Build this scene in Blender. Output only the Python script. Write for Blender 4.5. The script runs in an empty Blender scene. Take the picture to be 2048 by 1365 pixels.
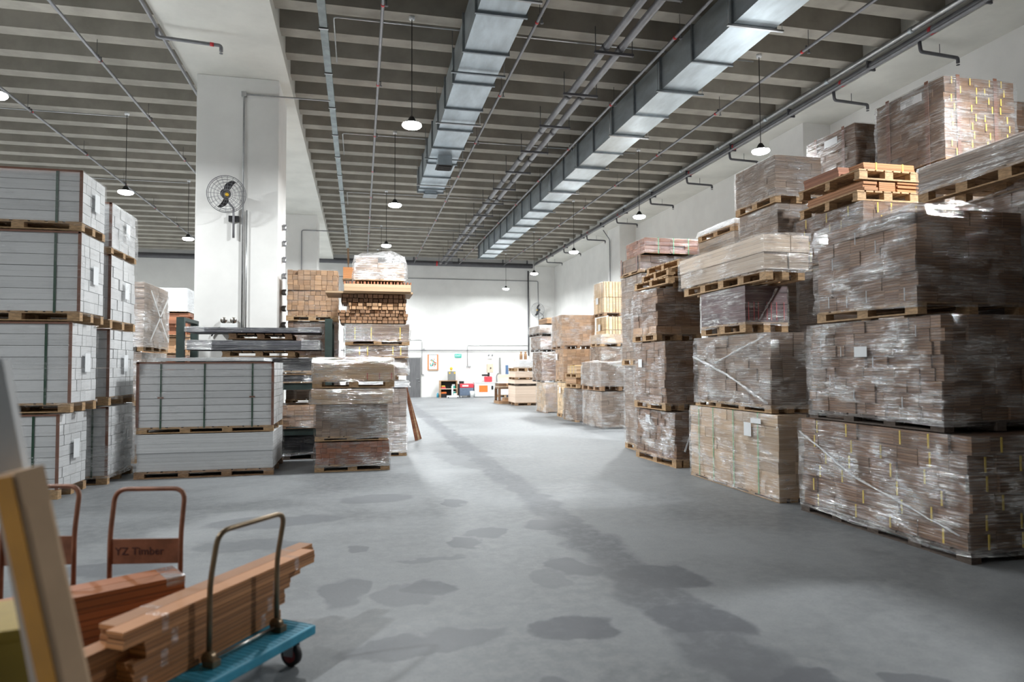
import bpy, math, random
from math import sin, cos, pi, radians, sqrt
from mathutils import Vector, Matrix, noise, Quaternion
random.seed(7)
sc = bpy.context.scene
col = sc.collection

# ------------------------------------------------------------------ camera
YAW, PITCH, ROLL, FPX = 0.22211177, 0.03843008, -0.00477408, 1342.06
f_ = Vector((sin(YAW)*cos(PITCH), cos(YAW)*cos(PITCH), sin(PITCH)))
r_ = Vector((cos(YAW), -sin(YAW), 0)); u_ = r_.cross(f_)
r2 = cos(ROLL)*r_ + sin(ROLL)*u_; u2 = -sin(ROLL)*r_ + cos(ROLL)*u_
cam = bpy.data.cameras.new('camera'); camo = bpy.data.objects.new('camera', cam); col.objects.link(camo)
m = Matrix((r2, u2, -f_)).transposed().to_4x4(); m.translation = (0, 0, 1.6); camo.matrix_world = m
cam.sensor_width = 36; cam.lens = FPX/2048*36; cam.clip_end = 200; cam.clip_start = 0.05
cam.dof.use_dof = True; cam.dof.focus_distance = 11.5; cam.dof.aperture_fstop = 1.4
sc.camera = camo
# ------------------------------------------------------------------ exposure, world, lamps
sc.view_settings.view_transform = 'Standard'; sc.view_settings.look = 'None'
sc.view_settings.gamma = 1; sc.view_settings.use_curve_mapping = False
sc.view_settings.exposure = 0.90
LAMP_W = 165
LAMP_COL = (0.955, 0.99, 1.0)
LAMPS = [(x, y) for x in (-11.6, -5.19, 0.81, 7.24) for y in (5.45, 11.0, 16.57, 22.2, 27.7, 33.4) if (x, y) not in ((0.81, 5.45), (-5.19, 5.45), (-11.6, 5.45))] + [(-5.19, 2.9)]  # the lamp appended last is added, off the row spacing, to brighten the left fronts
w = bpy.data.worlds.new('world'); sc.world = w; w.use_nodes = True
w.node_tree.nodes['Background'].inputs[0].default_value = (0.6, 0.7, 0.8, 1)
w.node_tree.nodes['Background'].inputs[1].default_value = 0.02
sc.cycles.transparent_max_bounces = 24
sc.cycles.sample_clamp_indirect = 6

# ------------------------------------------------------------------ materials
def new_mat(name):
    m = bpy.data.materials.new(name); m.use_nodes = True
    nt = m.node_tree; nt.nodes.clear()
    return m, nt
def nd(nt, t, **k):
    n = nt.nodes.new(t)
    for a, b in k.items(): setattr(n, a, b)
    return n
def plug(nt, sock, v):
    if v is None: return
    if isinstance(v, (int, float)): sock.default_value = v
    elif isinstance(v, tuple): sock.default_value = v if len(v) == 4 or sock.type == 'VECTOR' else v + (1,)
    else: nt.links.new(v, sock)
def math_(nt, op, a, b=None, c=None, clamp=False):
    n = nd(nt, 'ShaderNodeMath', operation=op); n.use_clamp = clamp
    plug(nt, n.inputs[0], a)
    if b is not None: plug(nt, n.inputs[1], b)
    if c is not None: plug(nt, n.inputs[2], c)
    return n.outputs[0]
def vmath(nt, op, a, b=None):
    n = nd(nt, 'ShaderNodeVectorMath', operation=op)
    plug(nt, n.inputs[0], a)
    if b is not None: plug(nt, n.inputs[1], b)
    return n.outputs[0]
def mixc(nt, fac, a, b, mode='MIX'):
    n = nd(nt, 'ShaderNodeMix', data_type='RGBA', blend_type=mode)
    plug(nt, n.inputs[0], fac); plug(nt, n.inputs[6], a); plug(nt, n.inputs[7], b)
    return n.outputs[2]
def noise_(nt, vec, scale=5, detail=3, rough=.5, dist=0):
    n = nd(nt, 'ShaderNodeTexNoise'); plug(nt, n.inputs['Vector'], vec)
    n.inputs['Scale'].default_value = scale; n.inputs['Detail'].default_value = detail
    n.inputs['Roughness'].default_value = rough; n.inputs['Distortion'].default_value = dist
    return n.outputs['Fac']
def ramp(nt, v, a, b, c=0.0, d=1.0):
    n = nd(nt, 'ShaderNodeMapRange'); n.clamp = True; n.interpolation_type = 'SMOOTHSTEP'
    plug(nt, n.inputs[0], v); n.inputs[1].default_value = a; n.inputs[2].default_value = b
    n.inputs[3].default_value = c; n.inputs[4].default_value = d
    return n.outputs[0]
def coords(nt, scale=(1, 1, 1), rnd=True, rot=(0, 0, 0)):
    tc = nd(nt, 'ShaderNodeTexCoord'); v = tc.outputs['Object']
    if rnd:
        oi = nd(nt, 'ShaderNodeObjectInfo')
        v2 = math_(nt, 'MULTIPLY', oi.outputs['Random'], 37.0)
        cx = nd(nt, 'ShaderNodeCombineXYZ'); plug(nt, cx.inputs[0], v2); plug(nt, cx.inputs[1], v2)
        v = vmath(nt, 'ADD', v, cx.outputs[0])
    mp = nd(nt, 'ShaderNodeMapping'); plug(nt, mp.inputs[0], v)
    mp.inputs['Scale'].default_value = scale; mp.inputs['Rotation'].default_value = rot
    return mp.outputs[0]
def bsdf(nt, color, rough=.5, metal=0, spec=.5, normal=None, coat=0, trans=0):
    b = nd(nt, 'ShaderNodeBsdfPrincipled')
    plug(nt, b.inputs['Base Color'], color); plug(nt, b.inputs['Roughness'], rough)
    b.inputs['Metallic'].default_value = metal; b.inputs['Specular IOR Level'].default_value = spec
    b.inputs['Coat Weight'].default_value = coat; b.inputs['Transmission Weight'].default_value = trans
    if normal is not None: nt.links.new(normal, b.inputs['Normal'])
    return b.outputs[0]
def outp(nt, s):
    o = nd(nt, 'ShaderNodeOutputMaterial'); nt.links.new(s, o.inputs[0])
def bump(nt, h, strength=.3, dist=.01):
    b = nd(nt, 'ShaderNodeBump'); b.inputs['Strength'].default_value = strength
    b.inputs['Distance'].default_value = dist; nt.links.new(h, b.inputs['Height'])
    return b.outputs[0]
def sub(*a): return tuple(a)

def plain(name, color, rough=.5, metal=0, var=.12, scale=6, coat=0, spec=.5, bmp=0, stretch=(1, 1, 1)):
    m, nt = new_mat(name)
    v = coords(nt, stretch)
    n = noise_(nt, v, scale, 5, .6)
    d = tuple(c*(1-var) for c in color); l = tuple(min(1, c*(1+var)) for c in color)
    c = mixc(nt, ramp(nt, n, .3, .7), d, l)
    outp(nt, bsdf(nt, c, rough, metal, spec, bump(nt, n, bmp, .01) if bmp else None, coat))
    return m

def wood(name, c1, c2, t=.022, line=.5, rough=.6, grain=.35, linew=.12, tonev=.45):
    """stacked boards: thin board courses along z, tone per bundle from the mesh"""
    m, nt = new_mat(name)
    v = coords(nt, (1, 1, 1))
    tc = nd(nt, 'ShaderNodeTexCoord')
    sp = nd(nt, 'ShaderNodeSeparateXYZ'); nt.links.new(tc.outputs['Object'], sp.inputs[0])
    at = nd(nt, 'ShaderNodeAttribute', attribute_name='tone')
    tone = at.outputs['Fac']
    zt = math_(nt, 'MULTIPLY_ADD', sp.outputs[2], 1.0/t, math_(nt, 'MULTIPLY', tone, 7.3))
    idx = math_(nt, 'FLOOR', zt); fr = math_(nt, 'FRACT', zt)
    wn = nd(nt, 'ShaderNodeTexWhiteNoise', noise_dimensions='2D')
    cx = nd(nt, 'ShaderNodeCombineXYZ'); plug(nt, cx.inputs[0], idx); plug(nt, cx.inputs[1], tone)
    nt.links.new(cx.outputs[0], wn.inputs['Vector'])
    mp = nd(nt, 'ShaderNodeMapping'); nt.links.new(v, mp.inputs[0]); mp.inputs['Scale'].default_value = (2.2, 2.2, 70)
    g = noise_(nt, mp.outputs[0], 2.5, 3, .6)
    f = math_(nt, 'ADD', math_(nt, 'MULTIPLY', wn.outputs[0], .55), math_(nt, 'MULTIPLY', g, grain*1.3), clamp=True)
    c = mixc(nt, f, c1, c2)
    br = math_(nt, 'MULTIPLY_ADD', tone, tonev, 1-tonev*.5)
    c = mixc(nt, 1.0, c, br, 'MULTIPLY')
    edge = ramp(nt, math_(nt, 'MINIMUM', fr, math_(nt, 'SUBTRACT', 1.0, fr)), 0.0, linew, 1.0, 0.0)
    c = mixc(nt, math_(nt, 'MULTIPLY', edge, line), c, tuple(x*.22 for x in c1))
    outp(nt, bsdf(nt, c, rough, normal=bump(nt, math_(nt, 'SUBTRACT', 1.0, edge), .4, .004)))
    return m

def film_mat(name, base=.05, crease=.55, haze=.5, tint=(.93, .95, .97), scale=1.0, rough=.2, dist=.04, pf=.16):
    """clear stretch film: nearly invisible where it lies flat, bright thin ridges where it is creased"""
    m, nt = new_mat(name)
    v1 = coords(nt, (.45*scale, .45*scale, 9*scale), rot=(radians(3), radians(-4), 0))
    v2 = coords(nt, (1.3*scale, 1.3*scale, 17*scale), rot=(radians(-5), radians(7), 0))
    n1 = noise_(nt, v1, 2.4, 5, .62, .5)
    n2 = noise_(nt, v2, 2.2, 4, .6, .6)
    v3 = coords(nt, (1, 1, 1.8)); n3 = noise_(nt, v3, 2.1, 4, .6, .4)
    l1 = ramp(nt, math_(nt, 'ABSOLUTE', math_(nt, 'SUBTRACT', n1, .5)), 0.0, .028, 1.0, 0.0)
    l2 = ramp(nt, math_(nt, 'ABSOLUTE', math_(nt, 'SUBTRACT', n2, .52)), 0.0, .035, 1.0, 0.0)
    patch = ramp(nt, n3, .40, .66)
    h = math_(nt, 'ADD', n1, math_(nt, 'MULTIPLY', n2, .6))
    nb = bump(nt, h, 1.0, dist)
    a = math_(nt, 'MULTIPLY', l1, math_(nt, 'MULTIPLY_ADD', patch, .7, .25))
    b = math_(nt, 'MULTIPLY', l2, math_(nt, 'MULTIPLY_ADD', patch, .6, .06))
    fac = math_(nt, 'ADD', math_(nt, 'MAXIMUM', a, b), math_(nt, 'MULTIPLY', patch, pf))
    fac = math_(nt, 'MULTIPLY_ADD', fac, crease, base, clamp=True)
    fr = nd(nt, 'ShaderNodeLayerWeight'); fr.inputs[0].default_value = .2; nt.links.new(nb, fr.inputs['Normal'])
    fac = math_(nt, 'ADD', fac, math_(nt, 'MULTIPLY', fr.outputs['Facing'], .06), clamp=True)
    tr = nd(nt, 'ShaderNodeBsdfTransparent'); tr.inputs[0].default_value = (.97, .97, .97, 1)
    gl = nd(nt, 'ShaderNodeBsdfGlossy'); gl.inputs[0].default_value = (1, 1, 1, 1); gl.inputs['Roughness'].default_value = rough
    nt.links.new(nb, gl.inputs['Normal'])
    df = nd(nt, 'ShaderNodeBsdfDiffuse'); df.inputs[0].default_value = tint + (1,)
    tl = nd(nt, 'ShaderNodeBsdfTranslucent'); tl.inputs[0].default_value = tint + (1,)
    md = nd(nt, 'ShaderNodeMixShader'); md.inputs[0].default_value = .35
    nt.links.new(df.outputs[0], md.inputs[1]); nt.links.new(tl.outputs[0], md.inputs[2])
    mg = nd(nt, 'ShaderNodeMixShader'); mg.inputs[0].default_value = 1-haze
    nt.links.new(md.outputs[0], mg.inputs[1]); nt.links.new(gl.outputs[0], mg.inputs[2])
    mx = nd(nt, 'ShaderNodeMixShader'); plug(nt, mx.inputs[0], fac)
    nt.links.new(tr.outputs[0], mx.inputs[1]); nt.links.new(mg.outputs[0], mx.inputs[2])
    outp(nt, mx.outputs[0])
    return m

def emit(name, color, s):
    m, nt = new_mat(name); e = nd(nt, 'ShaderNodeEmission'); e.inputs[0].default_value = color+(1,); e.inputs[1].default_value = s
    outp(nt, e.outputs[0]); return m

def floor_mat():
    m, nt = new_mat('floor_concrete')
    tc = nd(nt, 'ShaderNodeTexCoord'); v = tc.outputs['Object']
    n1 = noise_(nt, v, .55, 6, .62, .5); n2 = noise_(nt, v, 9, 6, .7); n3 = noise_(nt, v, 60, 3, .6)
    c = mixc(nt, ramp(nt, n1, .3, .7), (.145, .155, .164), (.27, .282, .292))
    c = mixc(nt, ramp(nt, n2, .35, .7, 0, .5), c, (.30, .305, .31))
    c = mixc(nt, ramp(nt, n3, .45, .75, 0, .25), c, (.10, .105, .11))
    warp = nd(nt, 'ShaderNodeTexNoise'); nt.links.new(v, warp.inputs[0]); warp.inputs['Scale'].default_value = 3.2; warp.inputs['Detail'].default_value = 4
    wv = vmath(nt, 'SCALE', vmath(nt, 'SUBTRACT', warp.outputs['Color'], (.5, .5, .5))); wv.node.inputs['Scale'].default_value = .42
    pv = vmath(nt, 'ADD', v, wv)
    # worn stains: x, y, rx, ry, angle, strength
    st = [(.50, 4.95, .20, .22, 0, .8), (1.31, 3.98, .27, .2, 0, 1.0), (.35, 3.95, .5, .15, 8, .7), (1.07, 7.9, .14, .28, 0, .8),
          (.95, 6.15, .13, .22, 0, .8), (1.2, 6.45, .2, .2, 0, .7), (1.85, 6.6, .28, .22, 0, .8), (1.65, 5.2, .2, .3, 20, .8),
          (1.4, 5.0, .15, .25, 0, .4), (2.3, 3.0, .28, .14, -30, .9), (2.75, 2.95, .16, .12, -20, .8), (.95, 3.3, .16, .08, 0, .7),
          (2.25, 4.8, .3, .35, 35, .8), (2.1, 3.95, .35, .25, -25, .9), (.15, 3.1, .17, .2, 0, .5), (.75, 2.95, .45, .12, 0, .8),
          (-.05, 6.2, .12, .16, 0, .6), (.2, 8.4, .5, .3, 0, .5), (.6, 5.7, .3, .07, 0, .5), (.3, 4.8, .2, .25, 0, .5), (-.1, 5.0, .18, .35, 0, .6),
          (-.9, 7.4, .7, .3, 5, .6), (-1.0, 6.5, .5, .2, 0, .5), (-1.9, 6.0, .5, .25, 0, .6), (1.75, 11.5, .35, 1.6, 12, .35)]
    tot = None
    for x, y, rx, ry, a, s in st:
        mp = nd(nt, 'ShaderNodeMapping'); mp.vector_type = 'TEXTURE'; nt.links.new(pv, mp.inputs[0])
        mp.inputs['Location'].default_value = (x, y, 0); mp.inputs['Rotation'].default_value = (0, 0, radians(a)); mp.inputs['Scale'].default_value = (rx, ry, 100)
        l = nd(nt, 'ShaderNodeVectorMath', operation='LENGTH'); nt.links.new(mp.outputs[0], l.inputs[0])
        k = ramp(nt, l.outputs['Value'], .82, 1.08, s, 0.0)
        tot = k if tot is None else math_(nt, 'MAXIMUM', tot, k)
    # the long dark band of joint filler and dirt that wanders down the aisle
    sp = nd(nt, 'ShaderNodeSeparateXYZ'); nt.links.new(pv, sp.inputs[0])
    bx = math_(nt, 'SUBTRACT', sp.outputs[0], 2.05)
    bn = noise_(nt, v, .9, 4, .6)
    bw = math_(nt, 'MULTIPLY_ADD', bn, .5, -.02)
    band = ramp(nt, math_(nt, 'SUBTRACT', math_(nt, 'ABSOLUTE', bx), bw), -.08, .06, .75, 0.0)
    tot = math_(nt, 'MAXIMUM', tot, math_(nt, 'MULTIPLY', band, ramp(nt, n2, .3, .6, .5, 1)))
    tot = math_(nt, 'MULTIPLY', tot, ramp(nt, n2, .25, .6, .65, 1.0))
    c = mixc(nt, math_(nt, 'MULTIPLY', tot, .85), c, (.075, .08, .095))
    ro = ramp(nt, n1, .3, .7, .48, .66)
    h = math_(nt, 'ADD', n2, math_(nt, 'MULTIPLY', n3, .4))
    outp(nt, bsdf(nt, c, ro, spec=.4, normal=bump(nt, h, .18, .01)))
    return m

M = {}
M['floor'] = floor_mat()
M['ceil'] = plain('ceiling_concrete', (.335, .312, .27), .85, var=.14, scale=1.7, bmp=.1)
M['soffit'] = plain('painted_beam', (.66, .655, .61), .8, var=.07, scale=1.2, bmp=.1)
M['wall'] = plain('white_wall_paint', (.78, .775, .755), .75, var=.04, scale=1.3)
M['galv_t'] = plain('dull_galvanised_tray', (.26, .30, .31), .5, .8, var=.2, scale=4)
M['galv'] = plain('galvanised_steel', (.54, .60, .64), .46, 1.0, var=.16, scale=3, stretch=(1, .3, 1), bmp=.06)
M['galv_dark'] = plain('duct_flange_steel', (.30, .33, .35), .45, .9, var=.15)
M['pipe'] = plain('grey_pipe_paint', (.23, .23, .245), .4, .4, var=.12)
M['dpipe'] = plain('dark_pipe_paint', (.10, .10, .11), .5, .1, var=.12)
M['condu'] = plain('steel_conduit', (.45, .46, .47), .35, .9)
M['red'] = plain('red_band', (.6, .04, .05), .5)
M['black'] = plain('black_plastic', (.012, .012, .014), .4)
M['dark'] = plain('dark_void', (.03, .028, .026), .8)
M['yellow'] = plain('yellow_plastic', (.8, .5, .03), .4)
M['ystrap'] = plain('yellow_strap', (.85, .62, .10), .5)
M['gstrap'] = plain('green_strap', (.012, .06, .03), .4)
M['lgstrap'] = plain('light_green_strap', (.16, .5, .22), .4)
M['bstrap'] = plain('brown_corner_board', (.22, .10, .065), .6)
M['wstrap'] = plain('white_strap', (.62, .62, .62), .5)
M['rstrap'] = plain('red_strap', (.55, .07, .08), .5)
M['paper'] = plain('white_paper', (.8, .82, .84), .6, var=.03)
M['pallet'] = plain('pallet_wood', (.42, .27, .145), .75, var=.3, scale=5, stretch=(3, 3, 12), bmp=.2)
M['pallet_d'] = plain('dark_pallet_wood', (.10, .075, .06), .8, var=.3, scale=5, stretch=(3, 3, 12), bmp=.2)
M['pallet_o'] = plain('old_pallet_wood', (.30, .18, .10), .75, var=.35, scale=5, stretch=(3, 3, 12), bmp=.2)
M['brown'] = wood('brown_boards', (.135, .068, .036), (.37, .215, .122), .026, line=.75, linew=.16, tonev=.28)
M['brown2'] = wood('grey_brown_boards', (.16, .10, .068), (.39, .28, .20), .026, line=.7, linew=.16, tonev=.28)
M['tan'] = wood('tan_board_ends', (.30, .16, .075), (.56, .35, .20), .055, line=.8, linew=.05)
M['tanb'] = wood('tan_boards', (.42, .27, .15), (.66, .48, .31), .022)
M['light'] = wood('light_timber_blocks', (.60, .40, .21), (.84, .63, .40), .075, line=.55, linew=.03)
M['pale'] = wood('pale_long_boards', (.50, .38, .28), (.68, .56, .45), .05, line=.55, linew=.06)
M['peach'] = wood('peach_sheets', (.66, .50, .38), (.82, .67, .55), .06, line=.35, linew=.04, tonev=.1)
M['obrown'] = wood('orange_brown_boards', (.20, .10, .05), (.38, .22, .12), .05, line=.7, linew=.06)
M['redt'] = wood('dark_red_timber', (.24, .065, .02), (.44, .16, .055), .037, line=.8, linew=.12)
M['maroon'] = wood('maroon_boards', (.085, .04, .045), (.16, .09, .09), .03)
M['redw'] = wood('red_brown_boards', (.20, .065, .03), (.38, .16, .08), .05, line=.7, linew=.06)
M['slate'] = wood('dark_grey_planks', (.02, .02, .028), (.05, .05, .065), .025, line=.6)
M['umber'] = wood('umber_boards', (.13, .065, .035), (.27, .15, .08), .022)
M['white'] = wood('white_panels', (.62, .63, .64), (.74, .745, .75), .14, line=.15, linew=.03, tonev=.12)
M['sheets'] = wood('white_sheets', (.60, .61, .62), (.74, .75, .755), .045, line=.35, linew=.07, tonev=.12)
M['orangew'] = wood('orange_bundles', (.60, .24, .08), (.8, .38, .16), .04, line=.5)
M['mer'] = wood('meranti_boards', (.36, .15, .055), (.56, .27, .12), .0247, line=.85, linew=.16)
M['film'] = film_mat('stretch_film', .03, .75, .14, rough=.22, dist=.06, pf=.24)
M['film_h'] = film_mat('heavy_stretch_film', .09, .85, .35, rough=.26, dist=.05, pf=.25)
M['film_l'] = film_mat('light_stretch_film', .02, .30, .2, rough=.25)
M['film_s'] = film_mat('shiny_stretch_film', .04, 1.0, .10, rough=.20, dist=.09, pf=.38)
M['film_tape'] = film_mat('clear_tape', .12, .2, .5)
M['film_w'] = film_mat('white_stretch_film', .08, .8, .3, rough=.28, pf=.3)
M['olive'] = plain('olive_yellow_plastic', (.30, .20, .02), .6)
M['film_b'] = film_mat('twisted_film', .45, .5, .5, rough=.25)
M['blue'] = plain('blue_deck_paint', (.05, .35, .52), .5, var=.16, scale=9, bmp=.2)
M['rust'] = plain('rusty_brown_paint', (.23, .10, .058), .45, .2, var=.25, scale=8)
M['brass'] = plain('worn_bronze_tube', (.22, .16, .10), .35, .7, var=.25)
M['chrome'] = plain('dull_chrome', (.55, .52, .48), .25, 1)
M['rubber'] = plain('black_rubber', (.02, .02, .022), .6)
M['hub'] = plain('red_wheel_hub', (.30, .05, .05), .5)
M['card'] = plain('cardboard', (.68, .47, .30), .8, var=.06)
M['tape'] = plain('brown_packing_tape', (.62, .27, .01), .5, var=.1)
M['wpanel'] = plain('white_panel', (.88, .89, .9), .5, var=.03)
M['rack'] = plain('dark_green_rack_paint', (.035, .055, .05), .5, var=.15)
M['door'] = plain('grey_door_laminate', (.12, .12, .125), .5, var=.2, scale=2, stretch=(14, 14, 1))
M['machw'] = plain('white_machine_paint', (.78, .80, .80), .45, var=.03)
M['machr'] = plain('red_machine_paint', (.62, .05, .07), .4)
M['machb'] = plain('slate_blue_machine_paint', (.12, .16, .23), .5)
M['orange'] = plain('orange_panel', (.9, .20, .03), .5, var=.05)
M['beige'] = plain('beige_machine_paint', (.62, .52, .40), .5, var=.05)
M['grey'] = plain('grey_cabinet_paint', (.22, .22, .21), .5, var=.06)
M['lens'] = emit('lamp_lens', (.95, .99, 1), 55)
M['teal'] = plain('green_sign_face', (.02, .42, .33), .5)
M['signw'] = plain('white_lettering', (.85, .9, .88), .5)
M['marker'] = plain('dark_marker_ink', (.05, .02, .02), .7)
M['bluep'] = plain('blue_wall_panel', (.07, .14, .27), .5)

# ------------------------------------------------------------------ mesh building
class MB:
    def __init__(s): s.v = []; s.f = []; s.t = []; s.sm = []
    def add(s, vs, fs, tone=.5, smooth=False):
        o = len(s.v); s.v += [tuple(p) for p in vs]
        s.f += [tuple(i+o for i in f) for f in fs]; s.t += [tone]*len(vs); s.sm += [smooth]*len(fs)
        return s
    def box(s, x0, x1, y0, y1, z0, z1, tone=.5, M4=None):
        vs = [(x, y, z) for x in (x0, x1) for y in (y0, y1) for z in (z0, z1)]
        if M4 is not None: vs = [M4 @ Vector(p) for p in vs]
        return s.add(vs, [(0, 1, 3, 2), (4, 6, 7, 5), (0, 4, 5, 1), (2, 3, 7, 6), (0, 2, 6, 4), (1, 5, 7, 3)], tone)
    def tube(s, pts, r, n=8, cap=True, tone=.5):
        pts = [Vector(p) for p in pts]; k = len(pts); vs = []; fs = []
        t0 = (pts[1]-pts[0]).normalized()
        a = t0.orthogonal().normalized()
        for i, p in enumerate(pts):
            if i == 0: t = t0
            elif i == k-1: t = (pts[-1]-pts[-2]).normalized()
            else: t = ((pts[i+1]-p).normalized()+(p-pts[i-1]).normalized()).normalized()
            a = (a - t*a.dot(t)).normalized(); b = t.cross(a)
            rr = r[i] if isinstance(r, (list, tuple)) else r
            for j in range(n):
                q = 2*pi*j/n; vs.append(p+a*cos(q)*rr+b*sin(q)*rr)
        for i in range(k-1):
            for j in range(n):
                fs.append((i*n+j, i*n+(j+1) % n, (i+1)*n+(j+1) % n, (i+1)*n+j))
        if cap: fs += [tuple(range(n))[::-1], tuple((k-1)*n+j for j in range(n))]
        return s.add(vs, fs, tone, True)
    def torus(s, c, ax, R, r, n=32, k=6):
        ax = Vector(ax).normalized(); a = ax.orthogonal().normalized(); b = ax.cross(a); c = Vector(c)
        vs = []; fs = []
        for i in range(n):
            q = 2*pi*i/n; d = a*cos(q)+b*sin(q)
            for j in range(k):
                w_ = 2*pi*j/k; vs.append(c+d*(R+r*cos(w_))+ax*r*sin(w_))
        for i in range(n):
            for j in range(k):
                fs.append((i*k+j, ((i+1) % n)*k+j, ((i+1) % n)*k+(j+1) % k, i*k+(j+1) % k))
        return s.add(vs, fs, .5, True)
    def lathe(s, c, ax, prof, n=24, tone=.5):
        ax = Vector(ax).normalized(); a = ax.orthogonal().normalized(); b = ax.cross(a); c = Vector(c)
        vs = []; fs = []; k = len(prof)
        for (h, r) in prof:
            for j in range(n):
                q = 2*pi*j/n; vs.append(c+ax*h+(a*cos(q)+b*sin(q))*r)
        for i in range(k-1):
            for j in range(n): fs.append((i*n+j, (i+1)*n+j, (i+1)*n+(j+1) % n, i*n+(j+1) % n))
        fs += [tuple(range(n)), tuple((k-1)*n+j for j in range(n))[::-1]]
        return s.add(vs, fs, tone, True)
    def obj(s, name, mat, parent=None, bevel=0):
        me = bpy.data.meshes.new(name); me.from_pydata(s.v, [], s.f)
        at = me.attributes.new('tone', 'FLOAT', 'POINT'); at.data.foreach_set('value', s.t)
        me.polygons.foreach_set('use_smooth', s.sm)
        me.materials.append(M[mat] if isinstance(mat, str) else mat); me.update()
        o = bpy.data.objects.new(name, me); col.objects.link(o)
        if parent is not None: o.parent = parent
        if bevel:
            b = o.modifiers.new('bevel', 'BEVEL'); b.width = bevel; b.segments = 2; b.limit_method = 'ANGLE'
        if any(s.sm) and not all(s.sm):
            pass
        return o
def tag(o, label=None, cat=None, group=None, kind=None):
    if label: o['label'] = label
    if cat: o['category'] = cat
    if group: o['group'] = group
    if kind: o['kind'] = kind
    return o
def empty(name, loc, rz=0, label=None, cat=None, group=None):
    o = bpy.data.objects.new(name, None); col.objects.link(o); o.location = loc; o.rotation_euler = (0, 0, rz)
    o.empty_display_size = .1
    return tag(o, label, cat, group)
def copy_tree(o, parent=None):
    c = o.copy(); col.objects.link(c)
    if parent is not None: c.parent = parent
    for ch in list(o.children): copy_tree(ch, c)
    return c
def arc_path(pts, r, n=5):
    """polyline with rounded corners"""
    pts = [Vector(p) for p in pts]; out = [pts[0]]
    for i in range(1, len(pts)-1):
        a = (pts[i-1]-pts[i]); b = (pts[i+1]-pts[i]); rr = min(r, a.length*.45, b.length*.45)
        p0 = pts[i]+a.normalized()*rr; p2 = pts[i]+b.normalized()*rr
        for k in range(n+1):
            t = k/n; out.append(p0*(1-t)**2+pts[i]*2*t*(1-t)+p2*t*t)
    out.append(pts[-1]); return out

# ------------------------------------------------------------------ the shell
XL, XR, YB, YF, ZC = -16.0, 10.6, 36.0, -20.0, 7.41
def struct(name, mb, mat, label=None):
    return tag(mb.obj(name, mat), label, None, None, 'structure')
struct('floor', MB().box(XL-.2, XR+.2, YF-.2, YB+.2, -.2, 0), 'floor')
mb = MB(); mb.box(XL-.2, XR+.2, YF-.2, YB+.2, ZC+.55, ZC+.75)
y = 11.83-.932*34
while y < YB-.3:
    if y > YF: mb.box(XL, XR, y, y+.30, ZC, ZC+.56)
    y += .932
struct('ceiling', mb, 'ceil')
struct('wall_back', MB().box(XL-.2, XR+.2, YB, YB+.2, 0, ZC+.6), 'wall')
struct('wall_right', MB().box(XR, XR+.2, YF, YB, 0, ZC+.6), 'wall')
struct('wall_left', MB().box(XL-.2, XL, YF, YB, 0, ZC+.6), 'wall')
struct('wall_front', MB().box(XL-.2, XR+.2, YF-.2, YF, 0, ZC+.6), 'wall')
# long beams
struct('trim_1', MB().box(9.42, XR, YF, YB, 7.17, ZC+.56), 'soffit', 'wide painted concrete beam running along the top of the right wall')
struct('trim_2', MB().box(-3.2, -1.37, YF, YB, 7.18, ZC+.56), 'soffit', 'wide pale concrete beam over the white columns on the left')
struct('trim_3', MB().box(-14.6, -12.8, YF, YB, 7.18, ZC+.56), 'soffit')
for i, yy in enumerate((13.5, 25.3)):
    o = MB().box(-3.04, -1.56, yy, yy+1.35, 0, 7.18).obj('wall_column', 'wall', bevel=.012)
    tag(o, ['large white square column with the fan on its face', 'farther white square column behind the near one'][i], None, None, 'structure')
for i, (yy, x0) in enumerate(((13.35, 9.88), (24.65, 9.93))):
    o = MB().box(x0, XR, yy, yy+1.3, 0, 7.17).obj('wall_pilaster', 'wall')
    tag(o, ['nearer white pilaster on the right wall', 'farther white pilaster on the right wall'][i], None, None, 'structure')
# door
dr = empty('door_1', (2.77, YB-.03, 0)); dr['kind'] = 'structure'
MB().box(-.40, .33, -.03, .03, .0, 2.08).obj('door_leaf', 'door', dr)
MB().box(-.42, .35, -.02, .05, 2.08, 2.12).box(.33, .37, -.02, .05, 0, 2.12).obj('door_frame', 'grey', dr)
MB().tube([(.12, -.08, .98), (.27, -.08, .98), (.27, -.03, .98)], .014).obj('door_handle', 'condu', dr)
MB().tube([(.27, -.03, .84), (.27, -.07, .84)], .025).obj('lock', 'condu', dr)

# ------------------------------------------------------------------ lamps
def lamp():
    t = empty('pendant_lamp', (0, 0, 5.6))
    MB().lathe((0, 0, 0), (0, 0, 1), [(.0, .15), (.02, .14), (.04, .08), (.10, .05), (.13, .03)], 28).obj('housing', 'black', t)
    MB().lathe((0, 0, 0), (0, 0, -1), [(.0, .155), (.02, .16), (.045, .14), (.06, .10), (.065, .05)], 28).obj('lens', 'lens', t)
    MB().tube([(0, 0, .13), (0, 0, ZC-5.6)], .008, 6).obj('cord', 'dark', t)
    MB().lathe((0, 0, ZC-5.6-.05), (0, 0, 1), [(0, .05), (.05, .05)], 12).obj('ceiling_box', 'paper', t)
    L = bpy.data.lights.new('lamp_glow', 'AREA'); L.shape = 'DISK'; L.size = .30; L.energy = LAMP_W; L.color = LAMP_COL
    lo = bpy.data.objects.new('lamp_glow', L); col.objects.link(lo); lo.parent = t; lo.location = (0, 0, -.08)
    return t
lp = lamp()
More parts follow.
